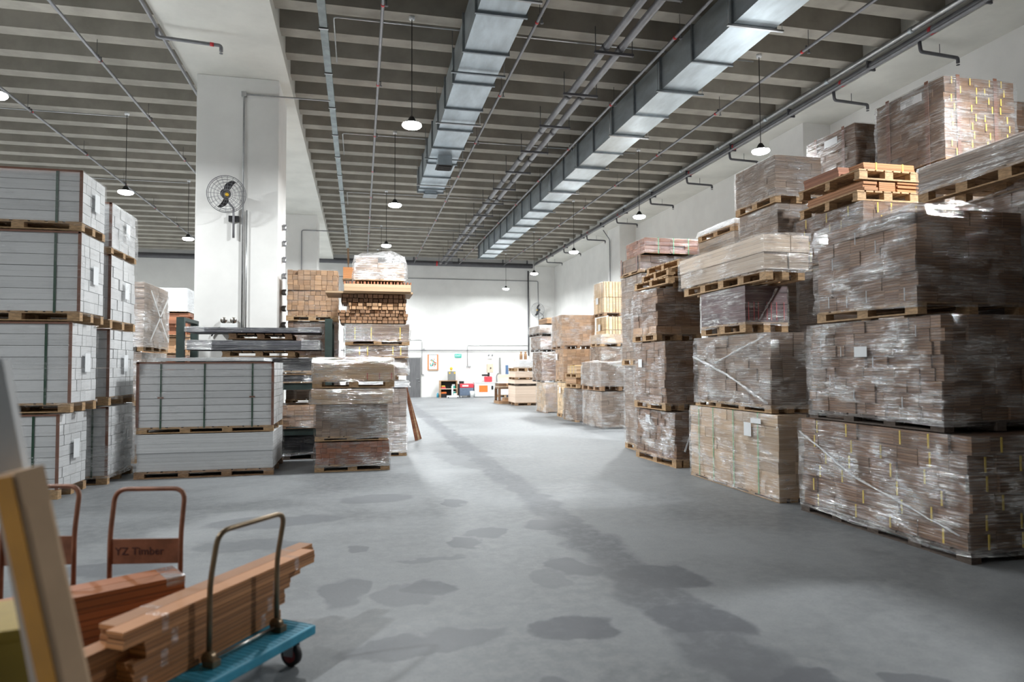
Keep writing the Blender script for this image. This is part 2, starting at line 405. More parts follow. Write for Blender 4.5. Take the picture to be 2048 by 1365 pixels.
where = {(0.81, 11.0): 'glowing round high bay lamp on a long cord, nearest and brightest over the aisle',
 (0.81, 16.57): 'glowing high bay lamp over the aisle, second nearest of its row',
 (0.81, 22.2): 'small glowing high bay lamp above the plastic wrapped top load of the left stack',
 (0.81, 27.7): 'far aisle lamp mostly hidden behind the tall left stack',
 (7.24, 11.0): 'glowing high bay lamp in the right row, just left of the tall dark wrapped stacks',
 (7.24, 16.57): 'glowing high bay lamp in the right row, second nearest',
 (7.24, 22.2): 'glowing high bay lamp in the right row beside the farther pilaster',
 (7.24, 27.7): 'glowing high bay lamp in the right row near the back wall header pipe',
 (7.24, 33.4): 'farthest small high bay lamp, in front of the white back wall',
 (-5.19, 11.0): 'glowing high bay lamp cut off by the left edge of the picture',
 (-5.19, 16.57): 'glowing high bay lamp above the white panel stacks on the left',
 (-5.19, 22.2): 'small glowing high bay lamp just left of the white column'}
first = True
for k in LAMPS:
    o = lp if first else copy_tree(lp)
    first = False
    o.location = (k[0], k[1], 5.6)
    tag(o, where.get(k, 'unseen high bay lamp on a cord, out of the picture'), 'lamp', 'hanging high bay lamps')

# ------------------------------------------------------------------ ceiling services
def sprinkler_line(x, z, label, r=.027, ys=None):
    t = empty('sprinkler_pipe', (x, 0, z), 0, label, 'pipe', 'sprinkler pipes under the ceiling')
    MB().tube([(0, YF+.3, 0), (0, YB-.7, 0)], r, 8).obj('pipe_run', 'pipe', t)
    y = 1.2
    while y < YB-1.5:
        MB().tube([(0, y, 0), (0, y, .06)], .018, 6).tube([(0, y-.06, 0), (0, y-.06, ZC-z)], .005, 5).obj('hanger', 'dpipe', t)
        MB().tube([(.05, y, -.05), (.05, y, .02), (0, y, .02)], .012, 6).lathe((.05, y, -.07), (0, 0, 1), [(0, .03), (.006, .03)], 8).obj('sprinkler_head', 'dpipe', t)
        MB().tube([(0, y+.08, 0), (0, y+.13, 0)], r+.004, 8).obj('red_band', 'red', t)
        y += 2.95
    return t
sprinkler_line(-6.88, 7.1, 'thin grey sprinkler pipe under the ceiling, farthest left')
sprinkler_line(-4.55, 7.1, 'thin grey sprinkler pipe under the ceiling, left of the column beam')
sprinkler_line(.31, 7.1, 'thin grey sprinkler pipe between the cable tray and the left duct')
sprinkler_line(2.73, 7.1, 'thin grey sprinkler pipe just right of the shorter duct')
sprinkler_line(5.12, 7.1, 'thin grey sprinkler pipe between the twin pipes and the long duct')
sprinkler_line(7.54, 7.1, 'thin grey sprinkler pipe right of the long duct')

t = empty('sprinkler_pipe', (-3.22, 0, 7.1), 0, 'dark sprinkler pipe along the left edge of the column beam, with a branch arm', 'pipe')
MB().tube([(0, YF+.3, 0), (0, YB-.7, 0)], .03, 8).obj('pipe_run', 'pipe', t)
MB().tube(arc_path([(0, 11.6, 0), (0, 11.6, -.16), (.95, 11.7, -.16), (.95, 11.7, -.26)], .05), .03, 8).lathe((.95, 11.7, -.3), (0, 0, 1), [(0, .03), (.01, .03)], 8).obj('branch_arm', 'pipe', t)
MB().tube([(.78, 11.68, -.16), (.84, 11.69, -.16)], .034, 8).obj('red_band', 'red', t)

# right hand main pipe pair with branch arms over the beam
t = empty('main_pipe', (9.34, 0, 7.22), 0, 'thick grey pipe running along the right beam with dark branch arms', 'pipe')
MB().tube([(0, YF+.3, 0), (0, YB-.75, 0)], .07, 12).obj('pipe_run', 'pipe', t)
for yy in (6.6, 9.5, 11.65, 15.6, 17.95, 20.5, 23.5, 26.9, 30.2, 33.2):
    MB().tube(arc_path([(0, yy, 0), (.03, yy, -.24), (.86, yy+.06, -.24), (.86, yy+.06, -.33)], .05), .03, 8).tube([(.45, yy+.03, -.24), (.45, yy+.03, -.05)], .006, 5).lathe((.86, yy+.06, -.37), (0, 0, 1), [(0, .03), (.01, .03)], 8).obj('branch_arm', 'dpipe', t)
    MB().tube([(.0, yy-.3, 0), (0, yy-.24, 0)], .074, 12).obj('red_band', 'red', t)
for k in range(14):
    yy = 1+k*2.4
    MB().box(-.09, .09, yy, yy+.03, -.09, .09).obj('pipe_clamp', 'dpipe', t)
t = empty('conduit_pipe', (9.13, 0, 7.30), 0, 'long grey steel conduit beside the thick main pipe on the right', 'pipe')
MB().tube([(0, YF+.3, 0), (0, 24.6, 0)], .05, 10).obj('pipe_run', 'condu', t)
for k in range(12):
    MB().tube([(0, 1+k*2.1, 0), (0, 1.08+k*2.1, 0)], .056, 10).obj('coupling', 'galv', t)
t = empty('conduit_pipe', (9.22, 0, 7.12), 0, 'thin grey conduit under the thick main pipe on the right', 'pipe')
MB().tube([(0, YF+.3, 0), (0, YB-.8, 0)], .03, 8).obj('pipe_run', 'pipe', t)

# twin pipes on trapeze hangers
for i, xx in enumerate((4.08, 4.36)):
    t = empty('twin_pipe', (xx, 0, 7.07), 0, ['left pipe of the pair of thick lagged pipes on trapeze hangers', 'right pipe of the pair of thick lagged pipes on trapeze hangers'][i], 'pipe', 'twin lagged pipes')
    MB().tube([(0, YF+.3, 0), (0, YB-.9, 0)], .065, 14).obj('pipe_run', 'pipe', t)
    for k in range(13):
        yy = 2.2+k*2.1*1.0
        MB().tube([(0, yy, 0), (0, yy+.12, 0)], .072, 14).obj('pipe_joint', 'black' if k % 2 else 'dpipe', t)
yy = 3.45; n = 0
hang0 = None
while yy < YB-1:
    if hang0 is None:
        t = hang0 = empty('pipe_hanger', (4.2, yy, 6.96))
        MB().box(-.33, .38, -.025, .025, -.02, .025).obj('crossbar', 'dpipe', t)
        MB().tube([(-.31, 0, -.04), (-.31, 0, ZC-6.96)], .008, 6).obj('rod', 'dpipe', t)
        MB().tube([(.36, 0, -.04), (.36, 0, ZC-6.96)], .008, 6).obj('rod', 'dpipe', t)
    else:
        t = copy_tree(hang0); t.location = (4.2, yy, 6.96)
    tag(t, 'dark trapeze hanger carrying the two thick lagged pipes', 'hanger', 'trapeze hangers of the twin pipes')
    yy += 1.8

# ducts
def duct(x0, x1, y0, y1, z0, z1, step, label, first_fl):
    t = empty('ventilation_duct', ((x0+x1)/2, y1, z0), 0, label, 'duct', 'galvanised ventilation ducts')
    hw = (x1-x0)/2
    yy = first_fl; segs = []
    ya = y0
    while ya < y1-.05:
        yb = min(y1, yy)
        if yb > ya+.02:
            MB().box(-hw, hw, ya-y1+.004, yb-y1-.004, 0, z1-z0).obj('duct_section', 'galv', t)
            MB().box(-hw-.035, hw+.035, yb-y1-.02, yb-y1+.02, -.035, z1-z0+.03).obj('flange', 'galv_dark', t)
        ya = yb; yy += step
    k = 0; yy = y0+.7
    while yy < y1:
        MB().box(-hw-.12, hw+.12, yy-y1-.02, yy-y1+.02, -.065, -.036).tube([(-hw-.1, yy-y1, -.05), (-hw-.1, yy-y1, ZC-z0)], .006, 5).tube([(hw+.1, yy-y1, -.05), (hw+.1, yy-y1, ZC-z0)], .006, 5).obj('duct_support', 'galv_dark' if k % 2 else 'condu', t)
        yy += step*2; k += 1
    return t
t = duct(1.62, 2.33, -6.5, 19.5, 6.72, 7.30, 1.22, 'shorter galvanised duct in the ceiling, ending above the aisle with two outlets', -5.3)
def outlet(parent, yy, zt):
    MB().box(-.17, .17, yy-.2, yy+.2, -.24, 0).obj('air_outlet', 'galv', parent)
    o = MB()
    for k in range(7): o.box(-.155, .155, yy-.18+k*.055, yy-.15+k*.055, -.27, -.245)
    o.box(-.2, .2, yy-.23, yy+.23, -.245, -.24)
    o.obj('outlet_grille', 'dark', parent)
outlet(t, 16.2-19.5, 0)
MB().box(-.16, .16, -.1, .28, -.06, .14).obj('air_outlet', 'galv', t)
MB().box(-.2, .2, -.15, .30, -.1, -.062).obj('outlet_grille', 'galv_dark', t)
duct(5.42, 6.12, -6.5, 31.0, 6.72, 7.30, 1.22, 'long galvanised duct running the length of the ceiling on the right', -5.75)

# cable tray
t = empty('cable_tray', (-.6, 0, 7.1), 0, 'narrow galvanised cable tray running along the ceiling beside the left beam', 'cable tray')
mb = MB()
for k in range(22): mb.box(-.06, .06, -6+k*1.7, -4.32+k*1.7, -.03, .05)
mb.obj('tray', 'galv_t', t)
for k in range(22): MB().box(-.075, .075, -6.0+k*1.7, -5.96+k*1.7, -.045, .055).tube([(0, -5.98+k*1.7, .05), (0, -5.98+k*1.7, ZC-7.1)], .006, 5).obj('tray_joint', 'condu', t)
mb = MB()
for k in range(3):
    mb.tube([(.0+.02*k, 31.6, -.02), (.05*sin(k), 31.9, -.2), (.03*k, 32.0, -.5), (.05-.02*k, 32.1, -.95)], .02, 6)
mb.obj('hanging_cables', 'pallet_o', t)

# conduits feeding the lamps
def conduit(name, pts, r, label, parts=(), mat='condu', group=None):
    t = empty(name, pts[0], 0, label, 'conduit', group)
    p0 = Vector(pts[0])
    MB().tube([p - p0 for p in arc_path(pts, .08)], r, 6).obj('conduit_run', mat, t)
    for q in parts:
        q = Vector(q)-p0
        MB().box(q.x-.045, q.x+.045, q.y-.03, q.y+.03, q.z-.045, q.z+.045).obj('junction_box', 'condu', t)
    return t
for i, yy in enumerate((11.12, 16.7, 22.35, 27.85)):
    conduit('lamp_conduit', [(-.45, yy+1.6, 7.30), (-.45, yy, 7.33), (7.2, yy, 7.33)], .014,
            ['thin conduit across the ceiling feeding the nearest pair of lamps', 'thin conduit across the ceiling feeding the second pair of lamps', 'thin conduit across the ceiling feeding the third pair of lamps', 'thin conduit across the ceiling feeding the fourth pair of lamps'][i],
            [], 'condu', 'lamp conduits across the ceiling')
for i, yy in enumerate((16.7, 22.35)):
    conduit('lamp_conduit', [(-9.3, yy, 7.36), (-5.2, yy, 7.36)], .014, ['thin conduit to the left lamp above the white stacks', 'thin conduit to the lamp just left of the column'][i], [])
conduit('column_conduit', [(-2.19, 13.46, 2.2), (-2.19, 13.46, 6.84), (-.6, 13.46, 6.84)], .018, 'grey conduit climbing the near column and turning right to the tray', [(-2.19, 13.46, 6.84), ], 'condu')
conduit('column_conduit', [(-2.12, 13.46, 2.2), (-2.12, 13.46, 4.6)], .012, 'short second conduit beside the fan on the near column', [], 'condu')
conduit('column_conduit', [(-2.1, 25.26, 2.2), (-2.1, 25.26, 6.6), (-.7, 25.26, 6.6)], .018, 'grey conduit on the farther column turning right to the tray', [], 'pipe')
conduit('pilaster_conduit', [(9.88, 25.6, 0.02), (9.88, 25.6, 6.75), (9.6, 25.6, 7.14)], .02, 'thin dark conduit dropping down the farther pilaster', [], 'pipe')

# header pipe on the back wall
t = empty('header_pipe', (0, YB-.45, 7.12), 0, 'dark header pipe running across the top of the back wall', 'pipe')
MB().tube([(XL+.3, 0, 0), (9.2, 0, 0)], .13, 14).obj('pipe_run', 'dpipe', t)
for xx in (-6.88, -4.55, -2, .31, 2.73, 5.12, 7.54, 8.9): MB().tube([(xx, 0, 0), (xx, 0, ZC-7.25+.4)], .04, 8).obj('riser', 'dpipe', t)
MB().tube([(3.9, 0, 0), (3.98, 0, 0)], .136, 14).obj('red_band', 'red', t)
# back wall conduits
BW = YB-.03
conduit('wall_conduit', [(-8, BW, 6.35), (9.62, BW, 6.35), (9.67, BW, 3.4)], .018, 'thin horizontal conduit high on the back wall ending above the fan', [], 'pipe')
conduit('wall_conduit', [(-1, BW-.04, 2.5), (9.0, BW-.04, 2.5)], .022, 'dark horizontal conduit across the back wall above the picture', [(3.3, BW, 2.56)], 'dpipe')
conduit('wall_conduit', [(2.2, BW, 3.05), (3.19, BW, 3.05), (3.19, BW, 1.2)], .015, 'thin conduit dropping beside the grey door to a switch', [(3.24, BW, 1.2)], 'condu')
conduit('wall_conduit', [(9.0, BW, 2.77), (5.65, BW, 2.77), (5.65, BW, 1.64)], .015, 'thin conduit dropping to a socket above the red topped machine', [(5.65, BW, 1.62), (5.78, BW, 1.62)], 'condu')
conduit('wall_conduit', [(9.04, BW-.09, 6.9), (9.04, BW-.09, 2.2)], .04, 'thick dark vertical pipe on the back wall left of the wall fan', [], 'dpipe')

# ------------------------------------------------------------------ fans
def fan(loc, R, nrm, mount, label):
    """mount: point on the wall (world)"""
    t = empty('wall_fan', mount, 0, label, 'fan')
    o = Vector(loc)-Vector(mount); nrm = Vector(nrm).normalized()
    a = nrm.cross(Vector((0, 0, 1))).normalized(); b = a.cross(nrm); b = b if b.z > 0 else -b
    q = MB()
    for (rr, h) in ((1, 0), (.93, .35), (.8, .6), (.64, .8), (.46, .92), (.28, .98), (.14, 1)):
        q.torus(o+nrm*(.09*h*R/.37), nrm, R*rr, .0035 if rr < 1 else .007, 36, 5)
        if rr > .3: q.torus(o-nrm*(.08*h*R/.37), nrm, R*rr, .003, 36, 5)
    for k in range(20):
        an = 2*pi*k/20; d = a*cos(an)+b*sin(an)
        for sg in (.09, -.08):
            q.tube([o+d*R*rr+nrm*(sg*h*R/.37) for rr, h in ((1, 0), (.93, .35), (.8, .6), (.64, .8), (.46, .92), (.28, .98), (.12, 1))], .0025, 4)
    q.obj('cage', 'pipe', t)
    for k in range(2):
        an = (1.75, 1.75+pi)[k]-.25; bl = MB(); vs = []; 
        for i in range(8):
            rr = R*(.10+.74*i/7); sw = an+.55*(i/7)**1.5
            wd = .62*sin(pi*(i+1.2)/9.4)+.06
            for sgn, tw in ((-1, -.02), (1, .03)):
                an2 = sw+sgn*wd/rr*R*.5/1.0*.5
                vs.append(o+(a*cos(an2)+b*sin(an2))*rr+nrm*tw*1.2)
        vs2 = [v-nrm*.004 for v in vs]; n_ = len(vs)
        fs = [(2*i, 2*i+1, 2*i+3, 2*i+2) for i in range(7)]
        fs += [(n_+2*i, n_+2*i+2, n_+2*i+3, n_+2*i+1) for i in range(7)]
        bl.add(vs+vs2, fs, .5, True).obj('blade', 'black', t)
    MB().lathe(o, nrm, [(.03, .035), (.075, .032), (.09, .015)], 16).obj('hub_cap', 'yellow', t)
    MB().lathe(o, -nrm, [(-.03, .05), (.06, .055), (.08, .09), (.2, .085), (.24, .05)], 16).obj('motor', 'black', t)
    back = o-nrm*.2
    MB().tube([back, back+Vector((.02, .02, -.12)), Vector((0, -.09, .2)), Vector((0, -.07, .0)), Vector((0, -.07, -.36))], .022, 8).obj('arm', 'pipe', t)
    MB().box(-.09, .09, -.07, 0, -.05, .06).obj('wall_bracket', 'black', t)
fan((-2.41, 13.05, 4.79), .335, (.30, -.9, -.30), (-2.35, 13.5, 4.42), 'black wall fan with wire cage and yellow hub on the near white column')
fan((9.45, YB-.55, 4.7), .40, (-.6, -.75, -.1), (9.9, YB, 4.25), 'small wall fan high on the back wall in the right corner')
# isolator boxes up the side of the column
for k in range(7):
    zz = 4.45-.33*k
    t = empty('metal_bracket', (-1.56, 14.25, zz), 0, 'small grey metal bracket in the column-side row', 'bracket', 'grey brackets up the side of the near column')
    t['label'] = ['topmost', 'second', 'third', 'fourth', 'fifth', 'sixth', 'lowest'][k]+' small metal bracket up the side of the near column'
    MB().box(0, .07, -.05, .05, -.05, .05).obj('box_body', 'condu', t, bevel=.008)
    MB().box(.02, .09, -.075, -.055, -.065, -.03).box(.02, .09, -.075, -.055, .02, .055).obj('hinge_plate', 'pipe', t)
# emergency light on the column
t = empty('emergency_light', (-2.4, 13.5, 2.36), 0, 'twin head emergency light low on the face of the near column', 'emergency light')
MB().box(-.16, .14, -.10, 0, -.11, .08).obj('case', 'machw', t, bevel=.01)
for sx in (-.1, .07):
    MB().lathe((sx, -.03, .14), (0, -1, -.1), [(0, .045), (.06, .062), (.075, .055)], 16).obj('lamp_head', 'chrome', t)
    MB().tube([(sx, -.03, .08), (sx, -.03, .12)], .012, 6).obj('neck', 'black', t)
t = empty('cable', (-2.62, 13.49, 2.3), 0, 'short black cable looping left of the emergency light', 'cable')
MB().tube([(-.1, -.02, -.1), (-.05, -.03, .0), (.03, -.03, .06), (.07, -.02, .06)], .014, 6).obj('cable_run', 'black', t)

# ------------------------------------------------------------------ pallets and pallet loads
def pallet(name, w, d, h, mat, parent, along='x', detail=True, z0=0.0):
    """w along x, d along y; bottom skids run along `along`"""
    mb = MB(); t = .014 if h > .07 else .010
    if along == 'x':
        n = max(3, int(w/.19)); bw = w/n
        for i in range(n):
            mb.box(-w/2+i*bw+.006, -w/2+(i+1)*bw-random.uniform(.015, .035), -d/2, d/2, z0+h-t, z0+h, random.random())
        ss = [-d/2+.05, 0, d/2-.05]
    else:
        n = max(3, int(d/.19)); bw = d/n
        for i in range(n):
            mb.box(-w/2, w/2, -d/2+i*bw+.006, -d/2+(i+1)*bw-random.uniform(.015, .035), z0+h-t, z0+h, random.random())
        ss = [-w/2+.05, 0, w/2-.05]
    bl = []
    L = w if along == 'x' else d
    nb = 3 if L < 1.5 else (4 if L < 1.95 else 5)
    us = [-L/2+.07+(L-.14)*i/(nb-1) for i in range(nb)]
    for s_ in ss:
        if along == 'x': mb.box(-w/2, w/2, s_-.05, s_+.05, z0+h-2*t, z0+h-t, .4)
        else: mb.box(s_-.05, s_+.05, -d/2, d/2, z0+h-2*t, z0+h-t, .4)
        for u in us: bl.append((s_, u))
    po = mb.obj(name, mat, parent)
    def blk(q, s_, u):
        if along == 'x': q.box(u-.07, u+.07, s_-.048, s_+.048, z0+t, z0+h-2*t, random.random())
        else: q.box(s_-.048, s_+.048, u-.07, u+.07, z0+t, z0+h-2*t, random.random())
    def skid(q, s_):
        if along == 'x': q.box(-w/2, w/2, s_-.05, s_+.05, z0, z0+t, .6)
        else: q.box(s_-.05, s_+.05, -d/2, d/2, z0, z0+t, .6)
    if detail:
        for s_, u in bl:
            q = MB(); blk(q, s_, u); q.obj('block', mat, po)
        for s_ in ss:
            q = MB(); skid(q, s_); q.obj('skid', mat, po)
    else:
        q = MB()
        for s_, u in bl: blk(q, s_, u)
        for s_ in ss: skid(q, s_)
        q.obj('pallet_feet', mat, po)
    return po

def cuts(a, b, u, jit=.22):
    if not u or u >= (b-a)*.8: return [a, b]
    n = max(1, round((b-a)/u)); st = (b-a)/n
    return [a] + [a+st*(i+random.uniform(-jit, jit)) for i in range(1, n)] + [b]

def film(parent, mat, x0, x1, y0, y1, z0, z1, step, puff=.03, out=.012, amp=.03, seed=0.0, name='stretch_wrap'):
    mb = MB()
    def disp(x, y, z):
        ox = -1 if x <= x0+1e-6 else (1 if x >= x1-1e-6 else 0)
        oy = -1 if y <= y0+1e-6 else (1 if y >= y1-1e-6 else 0)
        oz = 1 if z >= z1-1e-6 else 0
        n1 = noise.noise(Vector((x*2.2+seed, y*2.2, z*6.0)))
        n2 = noise.noise(Vector((x*6+seed, y*6+9, z*16)))
        a = out + amp*(.5+.7*n1) + amp*.4*n2
        a = max(a, .004)
        n3 = noise.noise(Vector((x*3.1+seed+5, y*3.1, 2.2)))
        top = puff*(.55+.9*n3) if oz else 0
        if oz and (ox or oy): a *= .3; top *= .35
        if ox and oy: a *= .55
        sk = 0
        if z <= z0+1e-6 and z0 > .03: sk = .025*n1
        return (x+ox*a, y+oy*a, z+max(0, top)+oz*.002+sk)
    def grid(pf, nu, nv, flip):
        vs = [disp(*pf(i/nu, j/nv)) for j in range(nv+1) for i in range(nu+1)]
        fs = []
        for j in range(nv):
            for i in range(nu):
                a = j*(nu+1)+i; q = (a, a+1, a+nu+2, a+nu+1)
                fs.append(q[::-1] if flip else q)
        mb.add(vs, fs, .5, True)
    W, D, H = x1-x0, y1-y0, z1-z0
    nx, ny, nz = (max(4, int(s/step)) for s in (W, D, H))
    L = lambda a, b, t: a if t <= 0 else (b if t >= 1 else a+(b-a)*t)
    grid(lambda u, v: (L(x0, x1, u), y0, L(z0, z1, v)), nx, nz, False)
    grid(lambda u, v: (L(x0, x1, u), y1, L(z0, z1, v)), nx, nz, True)
    grid(lambda u, v: (x0, L(y0, y1, u), L(z0, z1, v)), ny, nz, True)
    grid(lambda u, v: (x1, L(y0, y1, u), L(z0, z1, v)), ny, nz, False)
    grid(lambda u, v: (L(x0, x1, u), L(y0, y1, v), z1), nx, ny, False)
    return mb.obj(name, mat, parent)

def load(label, X, Y, Z, mat, rot=0, fm='film', ch=.15, ux=.2, uy=.2, pal='pallet', pdir='x', straps=(), sheets=(), jit=.012,
         cat='pallet load', name='pallet_load', group=None, lean=0, puff=.002, famp=.022, detail=None, layer='timber_layer',
         drop=0, gap=.003, corner=None, over=0.0, split=True, mats=None):
    x0, x1 = X; y0, y1 = Y; zb, zp, z1 = Z
    cx, cy = (x0+x1)/2, (y0+y1)/2
    if detail is None: detail = cy < 15
    t = empty(name, (cx, cy, zb), radians(rot), label, cat, group)
    hw, hd = (x1-x0)/2, (y1-y0)/2
    if zp > zb+.01: pallet('pallet', 2*(hw-over), 2*(hd-over), zp-zb, pal, t, pdir, detail)
    n = max(1, round((z1-zp)/ch)); h = (z1-zp)/n
    allmb = MB()
    for k in range(n):
        za, zc = zp-zb+k*h, zp-zb+(k+1)*h
        mb = MB() if split else allmb
        ox, oy = random.uniform(-jit, 0), random.uniform(-jit, 0)
        xs, ys = cuts(-hw, hw, ux), cuts(-hd, hd, uy)
        nx, ny = len(xs)-1, len(ys)-1
        for i in range(nx):
            for j in range(ny):
                if 0 < i < nx-1 and 0 < j < ny-1 and not (k == n-1): continue
                if k == n-1 and drop and random.random() < drop: continue
                r_x0 = random.uniform(0, jit)+abs(ox) if i == 0 else 0; r_x1 = random.uniform(0, jit) if i == nx-1 else 0
                r_y0 = random.uniform(0, jit)+abs(oy) if j == 0 else 0; r_y1 = random.uniform(0, jit) if j == ny-1 else 0
                mb.box(xs[i]+gap/2+r_x0, xs[i+1]-gap/2-r_x1, ys[j]+gap/2+r_y0, ys[j+1]-gap/2-r_y1, za, zc-gap*.8, random.random())
        if nx > 2 and ny > 2: mb.box(xs[1], xs[-2], ys[1], ys[-2], za, zc-gap, .2)
        if split: mb.obj(layer, mats[k % len(mats)] if mats else mat, t)
    if not split: allmb.obj(layer.replace('_layer', '_stack'), mat, t)
    H = z1-zb; P_ = zp-zb
    for s in straps:
        k = s[0]; m_ = s[2] if k in 'xy' else s[5]
        if k == 'x':
            wd = s[3]; q = MB(); X_ = s[1]*hw; e = .006
            q.box(X_-wd, X_+wd, -hd-e, -hd-e+.004, P_-.02, H+.006).box(X_-wd, X_+wd, hd+e-.004, hd+e, P_-.02, H+.006).box(X_-wd, X_+wd, -hd-e, hd+e, H+.001, H+.006)
            o = q.obj('strap', m_, t)
        elif k == 'y':
            wd = s[3]; q = MB(); Y_ = s[1]*hd; e = .006
            q.box(-hw-e, -hw-e+.004, Y_-wd, Y_+wd, P_-.02, H+.006).box(hw+e-.004, hw+e, Y_-wd, Y_+wd, P_-.02, H+.006).box(-hw-e, hw+e, Y_-wd, Y_+wd, H+.001, H+.006)
            q.obj('strap', m_, t)
        elif k == 'w':   # vertical tick on the -x face: ('w', v, za, zb, width, mat)
            MB().box(-hw-.009, -hw-.004, s[1]*hd-s[4], s[1]*hd+s[4], P_+s[2]*(H-P_), P_+s[3]*(H-P_)).obj('strap', m_, t)
        elif k == 's':
            MB().box(s[1]*hw-s[4], s[1]*hw+s[4], -hd-.009, -hd-.004, P_+s[2]*(H-P_), P_+s[3]*(H-P_)).obj('strap', m_, t)
    if corner:
        for sx in (-1, 1):
            MB().box(sx*hw-.03 if sx > 0 else -hw-.008, hw+.008 if sx > 0 else -hw+.03, -hd-.010, -hd-.003, P_, H).obj('edge_board', corner, t)
        MB().box(-hw, hw, -hd-.010, -hd-.003, H-.02, H+.003).obj('edge_board', corner, t)
    if fm:
        film(t, fm, -hw, hw, -hd, hd, max(.008, P_-.04), H-.001, .085 if cy < 9 else (.12 if cy < 15 else .2), puff=puff, amp=famp, seed=random.random()*40)
    for s in sheets:
        fc, u, z, ww, hh = s[:5]; z = P_+z*(H-P_); e = .032
        if fc == 'w': q = MB().box(-hw-e, -hw-e+.002, u*hd-ww/2, u*hd+ww/2, z-hh/2, z+hh/2)
        elif fc == 'e': q = MB().box(hw+e-.002, hw+e, u*hd-ww/2, u*hd+ww/2, z-hh/2, z+hh/2)
        else: q = MB().box(u*hw-ww/2, u*hw+ww/2, -hd-e, -hd-e+.002, z-hh/2, z+hh/2)
        q.obj('paper_label', 'paper', t)
    return t

def ticks(face, n, rows, mat='ystrap', seed=1, hgt=.11, wd=.008, v0=-.92, v1=.92):
    rr = random.Random(seed); out = []
    for r_ in range(rows):
        for i in range(n):
            v = v0+(v1-v0)*(i+.5+rr.uniform(-.3, .3))/n
            za = (r_+.12)/rows
            out.append((face, v, za, za+.8/rows, wd, mat))
    return out
GR = 'film wrapped timber loads stacked along the right side'
# ---- right side, first stack (nearest)
load('bottom load of the nearest right stack, brown boards with many short yellow straps', (4.76, 5.96), (4.48, 6.60), (0, .09, 1.02), 'brown', fm='film_s', ch=.155, ux=.3, uy=.26, jit=.03,
     pal='pallet_d', pdir='y', straps=ticks('w', 4, 6, seed=3)+ticks('s', 3, 6, seed=4), group=GR, famp=.03)
load('second load of the nearest right stack, above a black pallet, with a white paper', (4.78, 5.97), (4.72, 6.45), (1.03, 1.12, 2.03), 'brown', fm='film_s', ch=.115, ux=.14, uy=.13, jit=.03,
     pal='pallet_d', pdir='y', straps=[('w', v, za, za+.11, .004, 'wstrap') for v, za in ((-.5, .1), (.2, .15), (.6, .3), (-.1, .5), (.4, .62), (-.7, .8), (.75, .7))], sheets=[('w', .05, .67, .17, .10)], group=GR, famp=.035)
load('third load of the nearest right stack with a loose cloudy film hood on top', (4.77, 5.97), (4.95, 6.28), (2.05, 2.16, 3.0), 'brown', fm='film_s', ch=.14, ux=.2, uy=.22, jit=.02,
     pdir='y', straps=[('w', v, za, za+.14, .004, 'wstrap') for v, za in ((-.8, .02), (-.1, .05), (.3, .02), (.7, .04), (.6, .5), (-.3, .6), (.1, .75))], group=GR, puff=.12, famp=.045, drop=.15)
# unseen stack added right of the viewer to shade the nearest stack's near face
load('added unseen load on the floor right of the viewer, shading the nearest right stack', (5.15, 6.3), (2.2, 4.05), (0, .1, 1.05), 'brown', fm='film_s', split=False, detail=False, pdir='y')
load('added unseen middle load right of the viewer, shading the nearest right stack', (5.15, 6.3), (2.2, 4.05), (1.07, 1.17, 2.1), 'brown', fm='film_s', split=False, detail=False, pdir='y')
load('added unseen upper load right of the viewer, shading the nearest right stack', (5.15, 6.3), (2.2, 4.05), (2.12, 2.22, 3.1), 'brown', fm='film_s', split=False, detail=False, pdir='y')
# second stack
load('bottom load of the second right stack, long box shape with green straps and white papers', (4.75, 5.15), (6.98, 9.12), (0, .055, 1.02), 'tanb', fm='film_h', ch=.14, ux=.2, uy=.34, jit=.012,
     pdir='y', straps=[('y', v, 'lgstrap', .008) for v in (-.62, -.1, .38, .75)], sheets=[('w', -.45, .78, .16, .17), ('w', -.62, .9, .22, .06)], group=GR)
load('second load of the second right stack with a wide diagonal film band', (4.76, 5.28), (7.12, 8.97), (1.03, 1.12, 2.0), 'brown2', fm='film_s', ch=.14, ux=.2, uy=.25, jit=.03, pdir='y', group=GR, famp=.035)
load('third load of the second right stack, dark maroon boards behind glossy film', (4.8, 5.42), (7.7, 8.85), (2.03, 2.16, 2.63), 'maroon', fm='film', ch=.08, ux=.5, uy=.5, jit=.006, pdir='y',
     straps=[('s', v, .05, .55, .004, 'rstrap') for v in (-.85, -.6, -.4, 0, .2, .45, .8)], group=GR, famp=.012)
load('long pale boards wrapped at both ends, lying on top of the second right stack', (4.76, 5.40), (7.2, 9.42), (2.65, 2.78, 3.2), 'pale', fm='film', ch=.21, ux=.32, uy=None, jit=.02, pdir='y', group=GR, puff=.10, famp=.03, over=.05)
